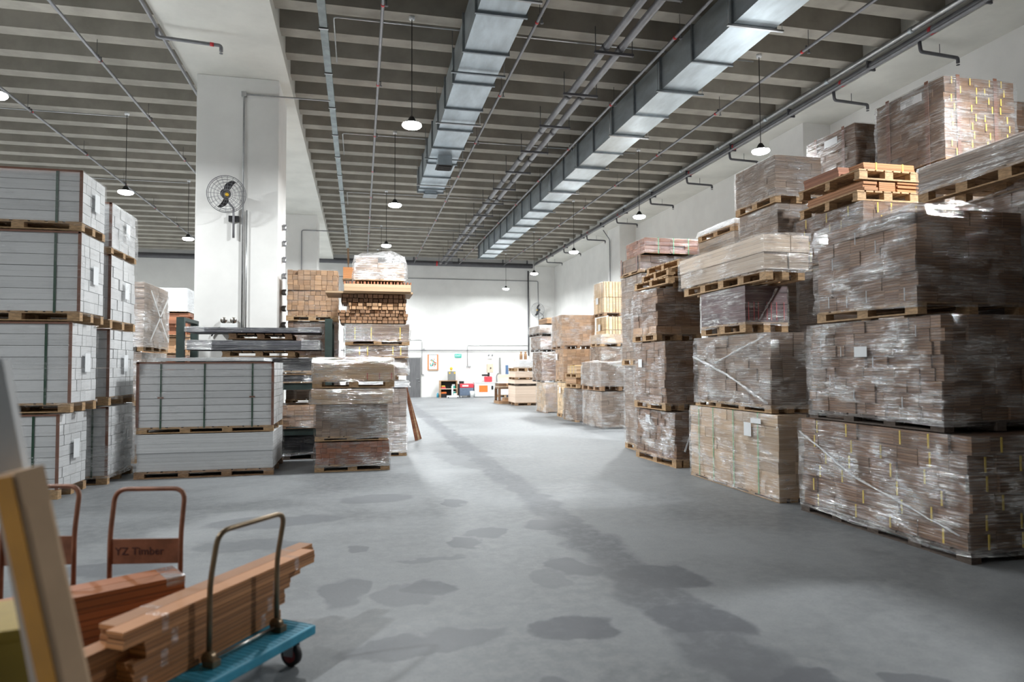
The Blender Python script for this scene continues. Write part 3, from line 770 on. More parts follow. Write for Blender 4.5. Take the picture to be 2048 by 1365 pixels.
# third stack
load('bottom load of the third right stack with a white paper and a diagonal film fold', (4.80, 5.16), (9.74, 11.22), (0, .13, .86), 'brown', fm='film_s', ch=.12, ux=.12, uy=.14, jit=.03, pdir='y', sheets=[('w', .25, .8, .16, .13)], group=GR, rot=1.5, famp=.04)
load('second load of the third right stack, tall wrap with a small white paper', (4.78, 5.34), (10.0, 11.26), (.88, 1.0, 2.0), 'brown', fm='film', ch=.125, ux=.2, uy=.16, jit=.02, pdir='y', sheets=[('w', .45, .65, .15, .14)], group=GR, famp=.035)
load('third load of the third right stack, dark boards over light board ends', (4.80, 5.62), (10.34, 11.36), (2.03, 2.15, 2.9), 'brown', fm='film', ch=.125, ux=.16, uy=.2, jit=.02, pdir='y', group=GR, famp=.03, mats=['tan', 'brown', 'umber', 'umber', 'brown', 'brown'])
def loose_pallet(x0, x1, y0, y1, z0, h, label, mat='pallet', rot=0, along='x', group='loose wooden pallets', detail=True):
    t = empty('wooden_pallet', ((x0+x1)/2, (y0+y1)/2, z0), radians(rot), label, 'pallet', group)
    w_, d_ = x1-x0, y1-y0; p = MB(); tt = .02
    n = 7
    for i in range(n):
        if along == 'x': p.box(-w_/2+i*w_/n, -w_/2+(i+.82)*w_/n, -d_/2, d_/2, h-tt, h, random.random())
        else: p.box(-w_/2, w_/2, -d_/2+i*d_/n, -d_/2+(i+.82)*d_/n, h-tt, h, random.random())
    p.obj('deck', mat, t)
    for s_ in (-1, 0, 1):
        for u in (-1, 0, 1):
            MB().box(u*(w_/2-.07)-.06, u*(w_/2-.07)+.06, s_*(d_/2-.05)-.045, s_*(d_/2-.05)+.045, tt, h-tt, random.random()).obj('block', mat, t)
        if along == 'x': MB().box(-w_/2, w_/2, s_*(d_/2-.05)-.05, s_*(d_/2-.05)+.05, 0, tt).obj('skid', mat, t)
        else: MB().box(s_*(w_/2-.05)-.05, s_*(w_/2-.05)+.05, -d_/2, d_/2, 0, tt).obj('skid', mat, t)
    return t
loose_pallet(4.84, 5.9, 10.1, 11.3, 2.95, .12, 'lowest of the three empty pallets topping the third right stack', rot=4, along='y')
loose_pallet(4.90, 5.95, 10.0, 11.2, 3.08, .12, 'middle of the three empty pallets topping the third right stack', rot=-3, along='y')
loose_pallet(4.98, 6.03, 9.9, 11.1, 3.21, .12, 'upper of the three empty pallets topping the third right stack', rot=2, along='y')
# stack behind the third one
load('hidden lower load behind the third right stack', (5.1, 6.2), (11.5, 12.5), (0, .12, 1.6), 'brown2', fm='film', pdir='y')
load('grey wrapped load just behind the empty pallets of the third right stack', (5.05, 6.2), (11.5, 12.5), (1.62, 1.74, 3.32), 'brown2', fm='film', pdir='y')
load('dark bundles with brown uprights on the stack behind the empty pallets', (5.02, 6.1), (11.48, 12.45), (3.34, 3.40, 3.66), 'umber', fm='film_l', ch=.13, ux=.2, uy=.25, pdir='y', straps=[('w', .85, -.1, 1.1, .03, 'bstrap'), ('w', -.7, -.1, 1.1, .03, 'bstrap')])
load('topmost brown board load with bright green straps behind the empty pallets', (5.1, 6.2), (11.45, 12.35), (3.68, 3.70, 3.98), 'redw', fm='film_l', ch=.07, ux=.28, uy=.2, pdir='y', straps=[('x', v, 'lgstrap', .008) for v in (-.5, .05, .6)])

# ---- second row on the right, seen above the front row
load('hidden base load of the back row behind the second stack', (6.12, 7.0), (8.95, 10.0), (0, .12, 1.7), 'brown2', fm='film', pdir='y')
load('hidden middle load of the back row behind the second stack', (6.12, 7.0), (8.95, 10.0), (1.72, 1.84, 3.15), 'brown2', fm='film', pdir='y')
load('grey film wrapped load directly under the bright topmost grey load', (6.12, 6.75), (8.9, 9.95), (3.17, 3.27, 4.05), 'brown2', fm='film_h', ch=.1, ux=.2, uy=.2, pdir='y', jit=.008, famp=.012)
load('topmost grey film wrapped load on a pallet, shining under the lamp', (6.1, 6.92), (8.92, 10.02), (4.07, 4.2, 4.8), 'brown2', fm='film_h', ch=.1, ux=.2, uy=.2, pdir='y', jit=.01, famp=.02)
load('hidden base load of the back row behind the nearest stack', (6.15, 7.1), (7.15, 8.5), (0, .12, 1.6), 'brown2', fm='film', pdir='y')
load('hidden middle load of the back row behind the nearest stack', (6.15, 7.1), (7.15, 8.5), (1.62, 1.74, 2.9), 'brown2', fm='film', pdir='y')
load('silvery wrapped load with yellow straps under the two loaded pallets', (6.12, 7.12), (7.15, 8.5), (2.92, 3.02, 3.66), 'umber', fm='film_s', ch=.11, ux=.2, uy=.2, pdir='y', straps=ticks('w', 3, 4, seed=8)+ticks('s', 3, 4, seed=9), famp=.03)
for i, (zz, lab) in enumerate(((3.68, 'lower of the two open pallets carrying short board bundles, high in the back row'), (3.95, 'upper of the two open pallets carrying strapped board bundles, high in the back row'))):
    loose_pallet(6.12, 7.02, 7.2, 8.4, zz, .13, lab, rot=0 if i else -2, along='x', group='pallets high in the back row')
def bundle(x0, x1, y0, y1, z0, z1, mat, label, rot=0, tilt=None, straps=(), name='board_bundle', group=None, n=2, cat='board bundle', ax='x'):
    t = empty(name, ((x0+x1)/2, (y0+y1)/2, z0), radians(rot), label, cat, group)
    hw, hd, h = (x1-x0)/2, (y1-y0)/2, z1-z0
    for k in range(n):
        j = random.uniform(-.015, .015)
        MB().box(-hw+(j if ax == 'x' else 0), hw+(j if ax == 'x' else 0), -hd+(j if ax != 'x' else 0), hd+(j if ax != 'x' else 0), k*h/n, (k+1)*h/n-.002, random.random()).obj('board', mat, t)
    for s, m_ in straps:
        if ax == 'x': MB().box(s*hw-.01, s*hw+.01, -hd-.004, hd+.004, -.001, h+.004).obj('strap', m_, t)
        else: MB().box(-hw-.004, hw+.004, s*hd-.01, s*hd+.01, -.001, h+.004).obj('strap', m_, t)
    return t
GB = 'short bundles on the high open pallets'
bundle(6.2, 6.4, 7.22, 8.3, 3.815, 3.94, 'mer', 'short thick boards at the left edge of the lower high open pallet', n=3, ax='y', group=GB)
bundle(6.42, 6.66, 7.22, 7.9, 3.815, 3.93, 'mer', 'single squat bundle in the middle of the lower high open pallet', n=1, ax='y', group=GB)
bundle(6.70, 7.02, 7.22, 8.2, 3.815, 3.945, 'mer', 'bundle of thin boards at the right of the lower high open pallet', n=5, ax='y', group=GB)
bundle(6.22, 6.98, 7.24, 7.5, 4.085, 4.18, 'mer', 'bundle with two yellow straps on the upper high open pallet', n=3, straps=[(-.5, 'ystrap'), (.55, 'ystrap')], group=GB)
bundle(6.14, 6.4, 7.6, 8.3, 4.085, 4.22, 'redw', 'dark red bundle at the back of the upper high open pallet', n=3, ax='y', group=GB)
# tall dark strapped loads on the third row
for yy, x0, x1, tag_, z1 in ((7.15, 7.38, 8.46, 'nearer', 5.36), (8.75, 7.38, 8.1, 'farther', 5.32)):
    for i, (a, b) in enumerate(((0, 1.5), (1.52, 2.9), (2.92, 4.18))):
        load('%s support load under the %s tall dark load' % (('bottom','second','third')[i], tag_), (x0+.02, x1), (yy+.05, yy+1.1), (a, a+.12, b), 'brown2', fm='film', split=False, detail=False, pdir='y')
ST = [('w', -.55, -.06, 1.02, .03, 'bstrap'), ('w', .6, -.06, 1.02, .03, 'bstrap'), ('s', -.62, -.06, 1.02, .028, 'bstrap'), ('s', .42, -.06, 1.02, .028, 'bstrap')]
load('nearer tall dark load with brown straps, near face brightly lit, high at right edge', (7.36, 8.5), (7.12, 8.3), (4.2, 4.3, 5.36), 'umber', fm='film_h', ch=.105, ux=.25, uy=.25, pdir='y', pal='pallet_o',
     straps=ST+ticks('s', 4, 9, seed=12), sheets=[('w', -.15, .85, .36, .11)], famp=.03)
load('farther tall dark load with brown straps beside the nearer one', (7.36, 8.1), (8.72, 9.85), (4.2, 4.3, 5.32), 'umber', fm='film', ch=.105, ux=.25, uy=.25, pdir='y', pal='pallet_o',
     straps=ST[:2], sheets=[('w', -.1, .85, .3, .11)], famp=.03)
load('dark wrapped load at the right edge behind the brightly lit one', (8.6, 9.3), (7.5, 8.6), (4.2, 4.3, 5.3), 'umber', fm='film', ch=.2, split=False, pdir='y')
for i, (a, b) in enumerate(((0, 2.1), (2.12, 4.18))):
    load('%s support load under the dark load at the right edge' % ('bottom','upper')[i], (8.57, 9.3), (7.5, 8.6), (a, a+.12, b), 'brown2', fm='film', split=False, detail=False, pdir='y')
# long dark board pack and what is under it
for i, (a, b) in enumerate(((0, 1.2), (1.22, 2.4))):
    load('%s load hidden behind the nearest right stack' % ('bottom','second')[i], (6.12, 7.2), (4.5, 6.25), (a, a+.12, b), 'brown2', fm='film', split=False, detail=False, pdir='y')
load('loosely wrapped load under the long sloping pack at the right edge', (6.1, 7.2), (4.4, 6.2), (2.42, 2.54, 3.25), 'umber', fm='film_s', ch=.15, ux=.2, uy=.25, pdir='y', famp=.05, puff=.12)
load('long wrapped pack of brown boards high at the right edge, on a pale pallet', (6.1, 7.2), (4.2, 6.28), (3.40, 3.54, 3.80), 'brown2', fm='film_h', ch=.085, ux=.14, uy=None, pdir='y', jit=.01, famp=.02)
# small silver packs between second and third stack, back row
for i, (a, b) in enumerate(((0, 1.2), (1.22, 2.4), (2.42, 3.55))):
    load('%s load hidden under the two flat packs' % ('bottom','second','third')[i], (6.28, 7.2), (10.15, 11.36), (a, a+.12, b), 'brown2', fm='film', split=False, detail=False, pdir='y')
load('lower flat film wrapped pack behind the long pale boards', (6.12, 7.2), (10.1, 11.34), (3.57, 3.65, 3.87), 'pale', fm='film_h', ch=.1, ux=None, uy=None, pdir='y', famp=.04)
load('upper flat pack with a white crumpled cover behind the long pale boards', (6.12, 7.2), (10.1, 11.34), (3.88, 4.0, 4.07), 'paper', fm='film_h', ch=.07, ux=None, uy=None, pdir='y', famp=.05, puff=.06, layer='cover_layer')

# ---- fourth stack and those behind, right
load('bottom wrapped load of the fourth right stack', (6.02, 7.05), (16.3, 17.78), (0, .04, .95), 'brown2', fm='film_h', ch=.11, ux=.16, uy=.16, pal='pallet_d', pdir='y')
load('upper load of the fourth right stack over dark and tan pallet boards', (6.0, 7.05), (16.25, 17.8), (.97, 1.12, 1.70), 'brown2', fm='film_h', ch=.115, ux=.2, uy=.2, pal='pallet_o', pdir='y', puff=.06, famp=.05)
load('hidden load behind the fourth right stack', (6.76, 7.8), (18.1, 19.1), (0, .12, 1.7), 'brown2', fm='film', split=False, pdir='y')
load('purple tinted wrapped pack above the back of the fourth right stack', (6.68, 7.75), (18.05, 19.0), (1.72, 1.75, 2.16), 'brown2', fm='film_s', ch=.1, split=False, pdir='y')
load('low wrapped board pack on a pallet above the purple tinted pack', (6.68, 7.75), (18.05, 19.0), (2.18, 2.28, 2.52), 'tanb', fm='film_h', ch=.08, split=False, pdir='y', famp=.05)
for i, (a, b) in enumerate(((0, 1.1), (1.12, 2.18))):
    load('%s load of the tall light timber stack' % ('bottom','second lowest')[i], (7.36, 8.3), (19.22, 20.1), (a, a+.12, b), 'tan', fm='film_l', split=False, pdir='y')
load('second highest light timber load with a white paper, in the tall stack behind the fourth', (7.22, 8.35), (19.1, 20.02), (2.2, 2.3, 3.12), 'light', fm='film_l', ch=.4, ux=.1, uy=.17, pdir='y', sheets=[('w', .1, .6, .2, .2)], gap=.02, famp=.012)
load('topmost light timber load in the tall stack behind the fourth, with a white paper', (7.2, 8.3), (19.2, 20.15), (3.14, 3.24, 4.2), 'light', fm='film_l', ch=.48, ux=.1, uy=.17, pdir='y', sheets=[('w', .1, .4, .2, .2)], gap=.02, famp=.012, pal='pallet_o')
# fifth stack
load('bottom yellowish timber load of the fifth right stack with a paper', (6.2, 7.2), (20.05, 20.9), (0, .12, 1.1), 'light', fm='film_l', ch=.12, ux=.12, uy=.14, pdir='y', sheets=[('w', 0, .75, .14, .2)], gap=.01)
load('middle tan timber load of the fifth right stack with a paper', (6.18, 7.16), (20.12, 21.0), (1.12, 1.2, 2.15), 'tan', fm='film_l', ch=.12, ux=.14, uy=.14, pdir='y', sheets=[('w', .4, .75, .14, .2)])
load('top load of the fifth right stack shining white under thick film', (6.2, 7.32), (20.32, 21.45), (2.17, 2.28, 3.24), 'tan', fm='film_h', ch=.12, ux=.14, uy=.14, pdir='y', pal='pallet_o', famp=.04)
load('low crumpled film load between the fourth and fifth right stacks', (6.05, 6.56), (18.45, 19.7), (0, .06, .95), 'brown2', fm='film_s', ch=.15, pdir='y', famp=.07)
loose_pallet(6.08, 6.58, 18.5, 19.6, .97, .12, 'lower loose pallet with blocks on the low crumpled film load', along='y')
bundle(6.1, 6.32, 18.6, 19.6, 1.10, 1.26, 'tan', 'left pile of block ends between the two loose pallets', n=3, ax='y')
bundle(6.35, 6.56, 18.6, 19.5, 1.10, 1.26, 'tan', 'right pile of block ends between the two loose pallets', n=3, ax='y')
loose_pallet(6.08, 6.58, 18.5, 19.6, 1.27, .12, 'upper loose pallet above the block ends by the fifth right stack', along='y')
bundle(6.12, 6.32, 18.6, 19.5, 1.40, 1.62, 'tanb', 'small pale bundle with a yellow strap on the upper loose pallet', n=4, ax='y', straps=[(-.4, 'ystrap'), (.3, 'ystrap')])
bundle(6.35, 6.55, 18.6, 19.5, 1.40, 1.65, 'tanb', 'taller small bundle with a yellow strap on the upper loose pallet', n=4, ax='y', straps=[(-.6, 'ystrap')])
# sixth stack
load('bottom wrapped load of the sixth right stack', (6.2, 7.2), (22.3, 23.5), (0, .05, 1.04), 'tanb', fm='film_h', ch=.12, ux=.14, uy=.2, pdir='y', pal='pallet_o')
load('second load of the sixth right stack, brown boards on its near side', (6.2, 7.2), (22.7, 24.05), (1.06, 1.12, 2.12), 'brown', fm='film', ch=.12, ux=.2, uy=.2, pdir='y', pal='pallet_d')
load('third load of the sixth right stack, low and wrapped', (6.18, 7.2), (22.8, 24.2), (2.14, 2.22, 2.68), 'brown', fm='film_h', ch=.12, ux=.2, uy=.2, pdir='y', pal='pallet_d')
load('crumpled flat top load of the sixth right stack', (6.15, 7.2), (22.8, 24.3), (2.70, 2.80, 3.05), 'brown2', fm='film_h', ch=.12, ux=.2, uy=.2, pdir='y', famp=.08, puff=.08, pal='pallet_d')
bundle(6.45, 7.15, 22.9, 24.0, 3.14, 3.34, 'tan', 'small board pile on top of the sixth right stack', n=3)
# peach board stack and things near the back right
load('big pack of peach coloured sheets on a red pallet, right of the table frame', (6.2, 7.4), (26.95, 28.3), (0, .12, .80), 'peach', fm=None, ch=.34, ux=None, uy=None, pdir='x', pal='pallet_o', layer='sheet_layer')
load('thin pack of peach sheets on a dark pallet above the big pack', (6.2, 7.35), (27.0, 28.3), (.82, .90, 1.06), 'peach', fm=None, ch=.16, ux=None, uy=None, pdir='x', pal='pallet_d', layer='sheet_layer')
load('brown and pale boards on a pallet, third from the floor in the peach sheet stack', (6.22, 7.3), (27.0, 28.2), (1.07, 1.16, 1.40), 'peach', fm=None, ch=.08, ux=.5, uy=None, pdir='x', pal='pallet_o')
loose_pallet(6.2, 7.2, 27.0, 28.2, 1.41, .14, 'open pallet on top of the peach sheet stack', along='y')
load('white wrapped goods standing on the open pallet of the peach sheet stack', (6.4, 7.2), (27.1, 28.1), (1.56, 1.58, 1.86), 'paper', fm='film_h', ch=.28, ux=None, uy=None, layer='goods')
for i in range(2):
    t = empty('wooden_post', (6.55+.19*i, 27.3, 1.90), 0, ['left small upright brown wooden post on the white wrapped goods', 'right small upright brown wooden post on the white wrapped goods'][i], 'post', 'two upright posts')
    MB().lathe((0, 0, 0), (0, 0, 1), [(0, .065), (.22, .065), (.26, .03), (.3, .045), (.34, .03)], 14).obj('post_body', 'tan', t)
t = empty('table_frame', (6.2, 28.9, .12), 0, 'dark wooden table frame holding boards beside the peach sheet stack', 'table')
for sx in (-.33, .33):
    for sy in (-.4, .4): MB().box(sx-.05, sx+.05, sy-.05, sy+.05, 0, .52).obj('leg', 'umber', t)
MB().box(-.36, .36, -.44, .44, .52, .6).obj('rail', 'umber', t)
MB().box(-.38, .38, -.46, .46, .6, .625).obj('tabletop', 'beige', t)
for i, (xa, xb) in enumerate(((5.84, 6.16), (6.18, 6.56))):
    bundle(xa, xb, 28.5, 29.3, .75, .88, 'tan' if i else 'umber', ['dark block pile on the left of the table frame', 'tan board pile on the right of the table frame'][i], n=2)
bundle(5.82, 6.64, 28.4, 29.5, 0, .118, 'tan', 'flat brown boards on the floor under the table frame', n=3)
bundle(6.1, 6.35, 28.45, 29.0, .12, .26, 'tan', 'short brown bundle lying under the table frame', n=2)

# ------------------------------------------------------------------ back wall corner
def T(name, loc, label, cat, group=None): return empty(name, loc, 0, label, cat, group)
def B(t, name, mat, x0, x1, y0, y1, z0, z1, bev=0): return MB().box(x0, x1, y0, y1, z0, z1).obj(name, mat, t, bevel=bev)
yb = 35.35
t = T('open_shelf', (4.52, yb, 0), 'brown open shelf unit against the back wall, left of the red topped machine', 'shelf')
B(t, 'side_panel', 'tan', -.46, -.41, -.25, .25, 0, .86); B(t, 'side_panel', 'tan', .41, .46, -.25, .25, 0, .86)
B(t, 'top', 'tan', -.46, .46, -.25, .25, .86, .89); B(t, 'shelf_board', 'peach', -.41, .41, -.25, .25, .44, .47); B(t, 'back_panel', 'dark', -.41, .41, .22, .25, .02, .86)
t = T('cardboard_box', (4.25, yb-.02, .473), 'small red and yellow heap on the upper shelf', 'box'); B(t, 'box_body', 'machr', -.12, .12, -.12, .12, 0, .08, .01); B(t, 'box_lid', 'ystrap', -.1, .1, -.1, .1, .08, .16, .02)
t = T('toy_box', (4.78, yb-.02, .473), 'small teal and cream box on the upper shelf', 'box'); B(t, 'box_body', 'teal', -.1, .1, -.1, .1, 0, .13, .01); B(t, 'box_lid', 'paper', -.06, .09, -.09, .09, .13, .22, .02)
t = T('tool_box', (4.27, yb-.02, .005), 'black toolbox with an orange lid in the lower shelf', 'toolbox'); B(t, 'box_body', 'black', -.14, .14, -.14, .14, 0, .2, .01); B(t, 'box_lid', 'orange', -.145, .145, -.145, .145, .2, .29, .02); MB().tube([(-.07, 0, .29), (-.07, 0, .33), (.07, 0, .33), (.07, 0, .29)], .01, 6).obj('handle', 'black', t)
t = T('storage_basket', (4.8, yb-.02, .005), 'teal basket in the right of the lower shelf', 'basket'); B(t, 'basket_body', 'teal', -.08, .1, -.1, .1, 0, .3, .02); B(t, 'rim', 'signw', -.09, .11, -.11, .11, .3, .32)
t = T('floor_stand', (4.68, 34.75, 0), 'white metal stand with an upright bar in front of the shelf', 'stand')
B(t, 'base', 'machw', -.3, .3, -.15, .15, .02, .12, .01); B(t, 'upright', 'machw', -.06, .02, -.04, .04, .12, .62, .005); B(t, 'bracket', 'machw', .05, .2, -.05, .05, .12, .24, .01)
for sx in (-.25, .25): MB().lathe((sx, -.15, .03), (0, 1, 0), [(0, .03), (.03, .03)], 12).obj('wheel', 'rubber', t)
t = T('metal_cabinet', (4.70, yb, .89), 'small dark grey cabinet with two yellow stickers on top of the shelf', 'cabinet')
B(t, 'body', 'grey', -.19, .19, -.2, .2, 0, .49, .01); B(t, 'door', 'grey', -.18, .18, -.215, -.2, .01, .48)
for sx in (-.13, .13): B(t, 'yellow_sticker', 'yellow', sx-.035, sx+.035, -.218, -.216, .36, .44)
t = T('small_ornament', (4.68, yb, 1.38), 'small yellow object standing on the grey cabinet', 'ornament')
MB().lathe((0, 0, .0), (0, 0, 1), [(0, .06), (.02, .05), (.03, .015), (.08, .015)], 14).obj('stand', 'yellow', t); MB().lathe((0, .02, .14), (0, -1, 0), [(0, .05), (.03, .08), (.06, .05)], 16).obj('head', 'yellow', t)
t = T('water_bottle', (3.98, yb+.1, 0), 'small blue bottle on the floor left of the shelf', 'bottle'); MB().lathe((0, 0, 0), (0, 0, 1), [(0, .06), (.18, .06), (.22, .03), (.25, .03)], 14).obj('bottle_body', 'blue', t); MB().lathe((0, 0, .25), (0, 0, 1), [(0, .03), (.03, .03)], 12).obj('cap', 'paper', t)
t = T('compressor_machine', (5.45, yb, 0), 'slate blue machine with a red top band beside the shelf', 'machine')
B(t, 'body', 'machb', -.36, .38, -.28, .28, .09, .5, .03); B(t, 'top_housing', 'machr', -.34, .39, -.285, .28, .5, .72, .03); B(t, 'name_plate', 'signw', -.22, .1, -.292, -.286, .57, .65); B(t, 'side_panel', 'black', -.41, -.36, -.25, .28, .05, .7)
for sx in (-.28, .3): MB().lathe((sx, -.22, .05), (1, 0, 0), [(-.02, .05), (.02, .05)], 14).obj('caster', 'machw', t)
t = T('small_radio', (5.22, yb-.05, .72), 'small black box with a handle on the red topped machine', 'box'); B(t, 'body', 'black', -.12, .12, -.08, .08, 0, .13, .01); MB().tube([(-.08, 0, .13), (-.08, 0, .18), (.06, 0, .18), (.06, 0, .13)], .01, 6).obj('handle', 'machw', t)
t = T('waste_bin', (5.72, 34.88, 0), 'small white bin standing before the slate blue machine', 'bin'); MB().lathe((0, 0, 0), (0, 0, 1), [(0, .1), (.34, .125), (.34, .115)], 4).obj('bin_body', 'machw', t); t.rotation_euler = (0, 0, pi/4)
t = T('white_machine', (6.42, yb, 0), 'long white machine cabinet with an orange square panel', 'machine')
B(t, 'cabinet', 'machw', -.54, .54, -.3, .3, .02, .76, .02); B(t, 'worktop', 'paper', -.56, .56, -.32, .32, .76, .79); B(t, 'orange_panel', 'orange', -.30, .16, -.31, -.301, .27, .62, .005); B(t, 'control_box', 'black', .36, .46, -.33, -.301, .4, .6, .01)
t = T('drill_press', (6.66, yb, .79), 'drill press with an orange red body and a beige head on the white machine', 'machine')
B(t, 'base', 'machr', -.2, .2, -.15, .15, 0, .30, .04); B(t, 'motor_arm', 'black', -.34, .06, -.08, .08, .32, .42, .03); B(t, 'column', 'black', -.02, .08, -.05, .05, .28, .5, .01); B(t, 'head', 'beige', -.06, .27, -.12, .14, .5, .98, .02); MB().lathe((.12, -.125, .75), (0, -1, 0), [(0, .04), (.03, .03)], 12).obj('knob', 'black', t)
t = T('panel_saw', (7.50, yb-.3, .12), 'white table saw standing on a small pallet right of the white machine', 'machine')
B(t, 'cabinet', 'machw', -.38, .38, -.3, .3, 0, .62, .02); B(t, 'table', 'paper', -.46, .42, -.36, .36, .62, .66, .005); B(t, 'fence', 'peach', -.34, .36, -.05, .0, .66, 1.08, .005); B(t, 'switch', 'black', -.38, -.3, -.33, -.3, .3, .45, .01); MB().tube(arc_path([(-.42, 0, .66), (-.44, 0, 1.0), (-.34, 0, 1.16), (-.3, 0, 1.05)], .1), .03, 8).obj('dust_hose', 'grey', t)
loose_pallet(7.05, 7.9, yb-.6, yb, 0, .118, 'small pallet under the white table saw', along='y', group='floor pallets')
for i, (xx, ww, hh, mt, lb) in enumerate(((7.42, .1, 2.12, 'grey', 'tall grey board leaning on the back wall behind the table saw'), (7.80, .15, 1.70, 'bluep', 'blue board leaning on the back wall right of the table saw'), (8.02, .14, 1.28, 'machb', 'short grey blue board leaning on the back wall'),
     (8.25, .06, 2.1, 'peach', 'thin peach lath leaning on the back wall'), (8.4, .05, 1.8, 'peach', 'shorter thin peach lath beside the other lath'))):
    t = T('leaning_board', (xx, YB-.33, 0), lb, 'board'); t.rotation_euler = (-radians(6), 0, 0); B(t, 'board_body', mt, -ww/2, ww/2, -.012, .012, 0, hh)
# picture
t = T('framed_picture', (3.78, YB-.001, 1.86), 'small framed picture with orange sides and a green and red design on the back wall', 'picture')
B(t, 'backing', 'paper', -.26, .26, -.025, 0, -.36, .40); B(t, 'frame_side', 'orange', -.28, -.225, -.045, 0, -.40, .42); B(t, 'frame_side', 'orange', .225, .28, -.045, 0, -.40, .42); B(t, 'frame_rail', 'tan', -.28, .28, -.05, 0, -.44, -.39); B(t, 'frame_rail', 'grey', -.28, .28, -.04, 0, .40, .42)
rr = random.Random(5)
for k in range(26):
    a = rr.uniform(0, 2*pi); q = rr.random()**.5
    B(t, 'painted_shape', rr.choice(['teal', 'teal', 'black', 'orange', 'yellow', 'machr', 'blue', 'grey']), .17*q*cos(a)-.03, .17*q*cos(a)+.03, -.028-.0004*k, -.0255, .22*q*sin(a)-.06, .22*q*sin(a)-.01)
def text(s, size, mat, parent, loc, rot, name='lettering', ext=.002, xs=1.0):
    c = bpy.data.curves.new(name, 'FONT'); c.body = s; c.size = size; c.align_x = 'CENTER'; c.align_y = 'CENTER'; c.extrude = ext
    o = bpy.data.objects.new(name, c); col.objects.link(o)
    dg = bpy.context.evaluated_depsgraph_get(); me = bpy.data.meshes.new_from_object(o.evaluated_get(dg))
    bpy.data.objects.remove(o); me.materials.clear(); me.materials.append(M[mat]); me.name = name
    o = bpy.data.objects.new(name, me); col.objects.link(o); o.parent = parent; o.location = loc; o.rotation_euler = rot; o.scale = (xs, 1, 1)
    return o
t = T('exit_sign', (5.14, YB, 2.21), 'green exit sign on the back wall right of the picture', 'sign')
B(t, 'sign_face', 'teal', -.18, .18, -.04, 0, -.1, .1, .004); text('EXIT', .15, 'signw', t, (0, -.045, 0), (pi/2, 0, 0))
t = T('emergency_light', (6.9, YB, 2.15), 'twin head emergency light on the back wall above the drill press', 'emergency light')
B(t, 'case', 'paper', -.14, .1, -.08, 0, -.1, .02, .01)
for sx in (-.09, .1): MB().lathe((sx, -.03, .09), (0, -1, 0), [(0, .04), (.06, .055)], 14).obj('lamp_head', 'condu', t)
t = T('fire_extinguisher', (9.15, YB-.12, 1.7), 'small red bell box on the back wall beside the thick pipe', 'alarm'); B(t, 'box_body', 'red', -.07, .07, -.06, .12, 0, .16, .01); B(t, 'conduit_tail', 'condu', -.02, .02, .08, .12, -.5, 0)
t['label'] = 'small red alarm box on the back wall beside the thick pipe'; t.name = 'alarm_box'
# ------------------------------------------------------------------ left side: white panel stacks
GW = 'white panel loads in the tall left stacks'
def tabs(t, xs, hd, z):
    for x in xs: MB().box(x-.04, x+.04, -hd-.014, -hd-.008, z-.012, z+.012).obj('strap_buckle', 'bstrap', t)
A = [((0, .12, 1.04), -3.60, -2.0, 'bottom'), ((1.06, 1.18, 2.18), -3.50, -.8, 'second'), ((2.20, 2.32, 3.32), -3.43, 0, 'third'), ((3.34, 3.45, 4.10), -3.43, .3, 'top')]
for Z, x1, rt, nm in A:
    t = load(nm+' white panel load of the nearest left stack, brown edge boards and green strap', (x1-2.7, x1), (9.36, 10.16), Z, 'white', rot=rt, fm='film_l', ch=.14, ux=None, uy=.17, pdir='x', jit=.008,
         straps=[('x', .79, 'gstrap', .014), ('x', -.1, 'gstrap', .014)], corner='bstrap', sheets=[('e', .05, .5, .17, .24)], group=GW, famp=.02, layer='panel_layer', puff=.006, gap=.007)
for Z, nm in (((0, .12, 1.07), 'bottom'), ((1.09, 1.21, 2.15), 'second'), ((2.17, 2.29, 3.2), 'third'), ((3.22, 3.31, 3.93), 'top')):
    load(nm+' white panel load of the second left stack, seen by its wrapped end', (-6.0, -3.41), (10.34, 11.42), Z, 'white', fm='film_h' if nm in ('bottom', 'top') else 'film_l', ch=.14, ux=None, uy=.17, pdir='x', jit=.02,
         straps=[('x', .85, 'gstrap', .012)], corner='bstrap', sheets=[('e', .1, .5, .17, .24)], group=GW, famp=.03, layer='panel_layer', puff=.006, gap=.007, over=0)
# grey wrapped stack behind, and white goods beyond
for i, (a, b) in enumerate(((0, .95), (.97, 1.88))):
    load('%s load under the grey wrapped load with crossed tape' % ('bottom', 'second')[i], (-4.7, -3.62), (12.5, 13.95), (a, a+.12, b), 'brown2', fm='film_h', split=False, detail=False, famp=.05)
t = load('grey wrapped load with crossed white tape beyond the white panel stacks', (-4.65, -3.6), (12.5, 14.0), (1.9, 2.0, 3.08), 'brown2', fm='film_h', ch=.09, ux=.2, uy=.3, pdir='y')
for s_ in (-1, 1):
    q = MB(); q.box(-.002, .002, -.7, .7, -.02, .02); o = q.obj('tape_band', 'wstrap', t); o.location = (.58, 0, .62); o.rotation_euler = (s_*radians(38), 0, 0)
for i, (Z, mt, lb) in enumerate((((0, .1, 1.0), 'redw', 'lowest red brown board pile behind the rack'), ((1.02, 1.12, 1.9), 'redw', 'second red brown board pile behind the rack'), ((1.92, 2.0, 2.36), 'tan', 'tan loosely stacked boards behind the rack'), ((2.38, 2.44, 2.98), 'redw', 'dark red brown staggered boards under the white goods'))):
    load(lb, (-5.3, -4.15), (18.0, 19.2), Z, mt, fm=None, ch=.09, ux=.3, uy=.2, jit=.09, split=False, pal='pallet_o')
load('bright white wrapped goods on the brown boards left of the near column', (-5.2, -4.22), (18.05, 19.1), (3.0, 3.02, 3.60), 'paper', fm='film_h', ch=.12, ux=.3, uy=.3, layer='carton_layer')

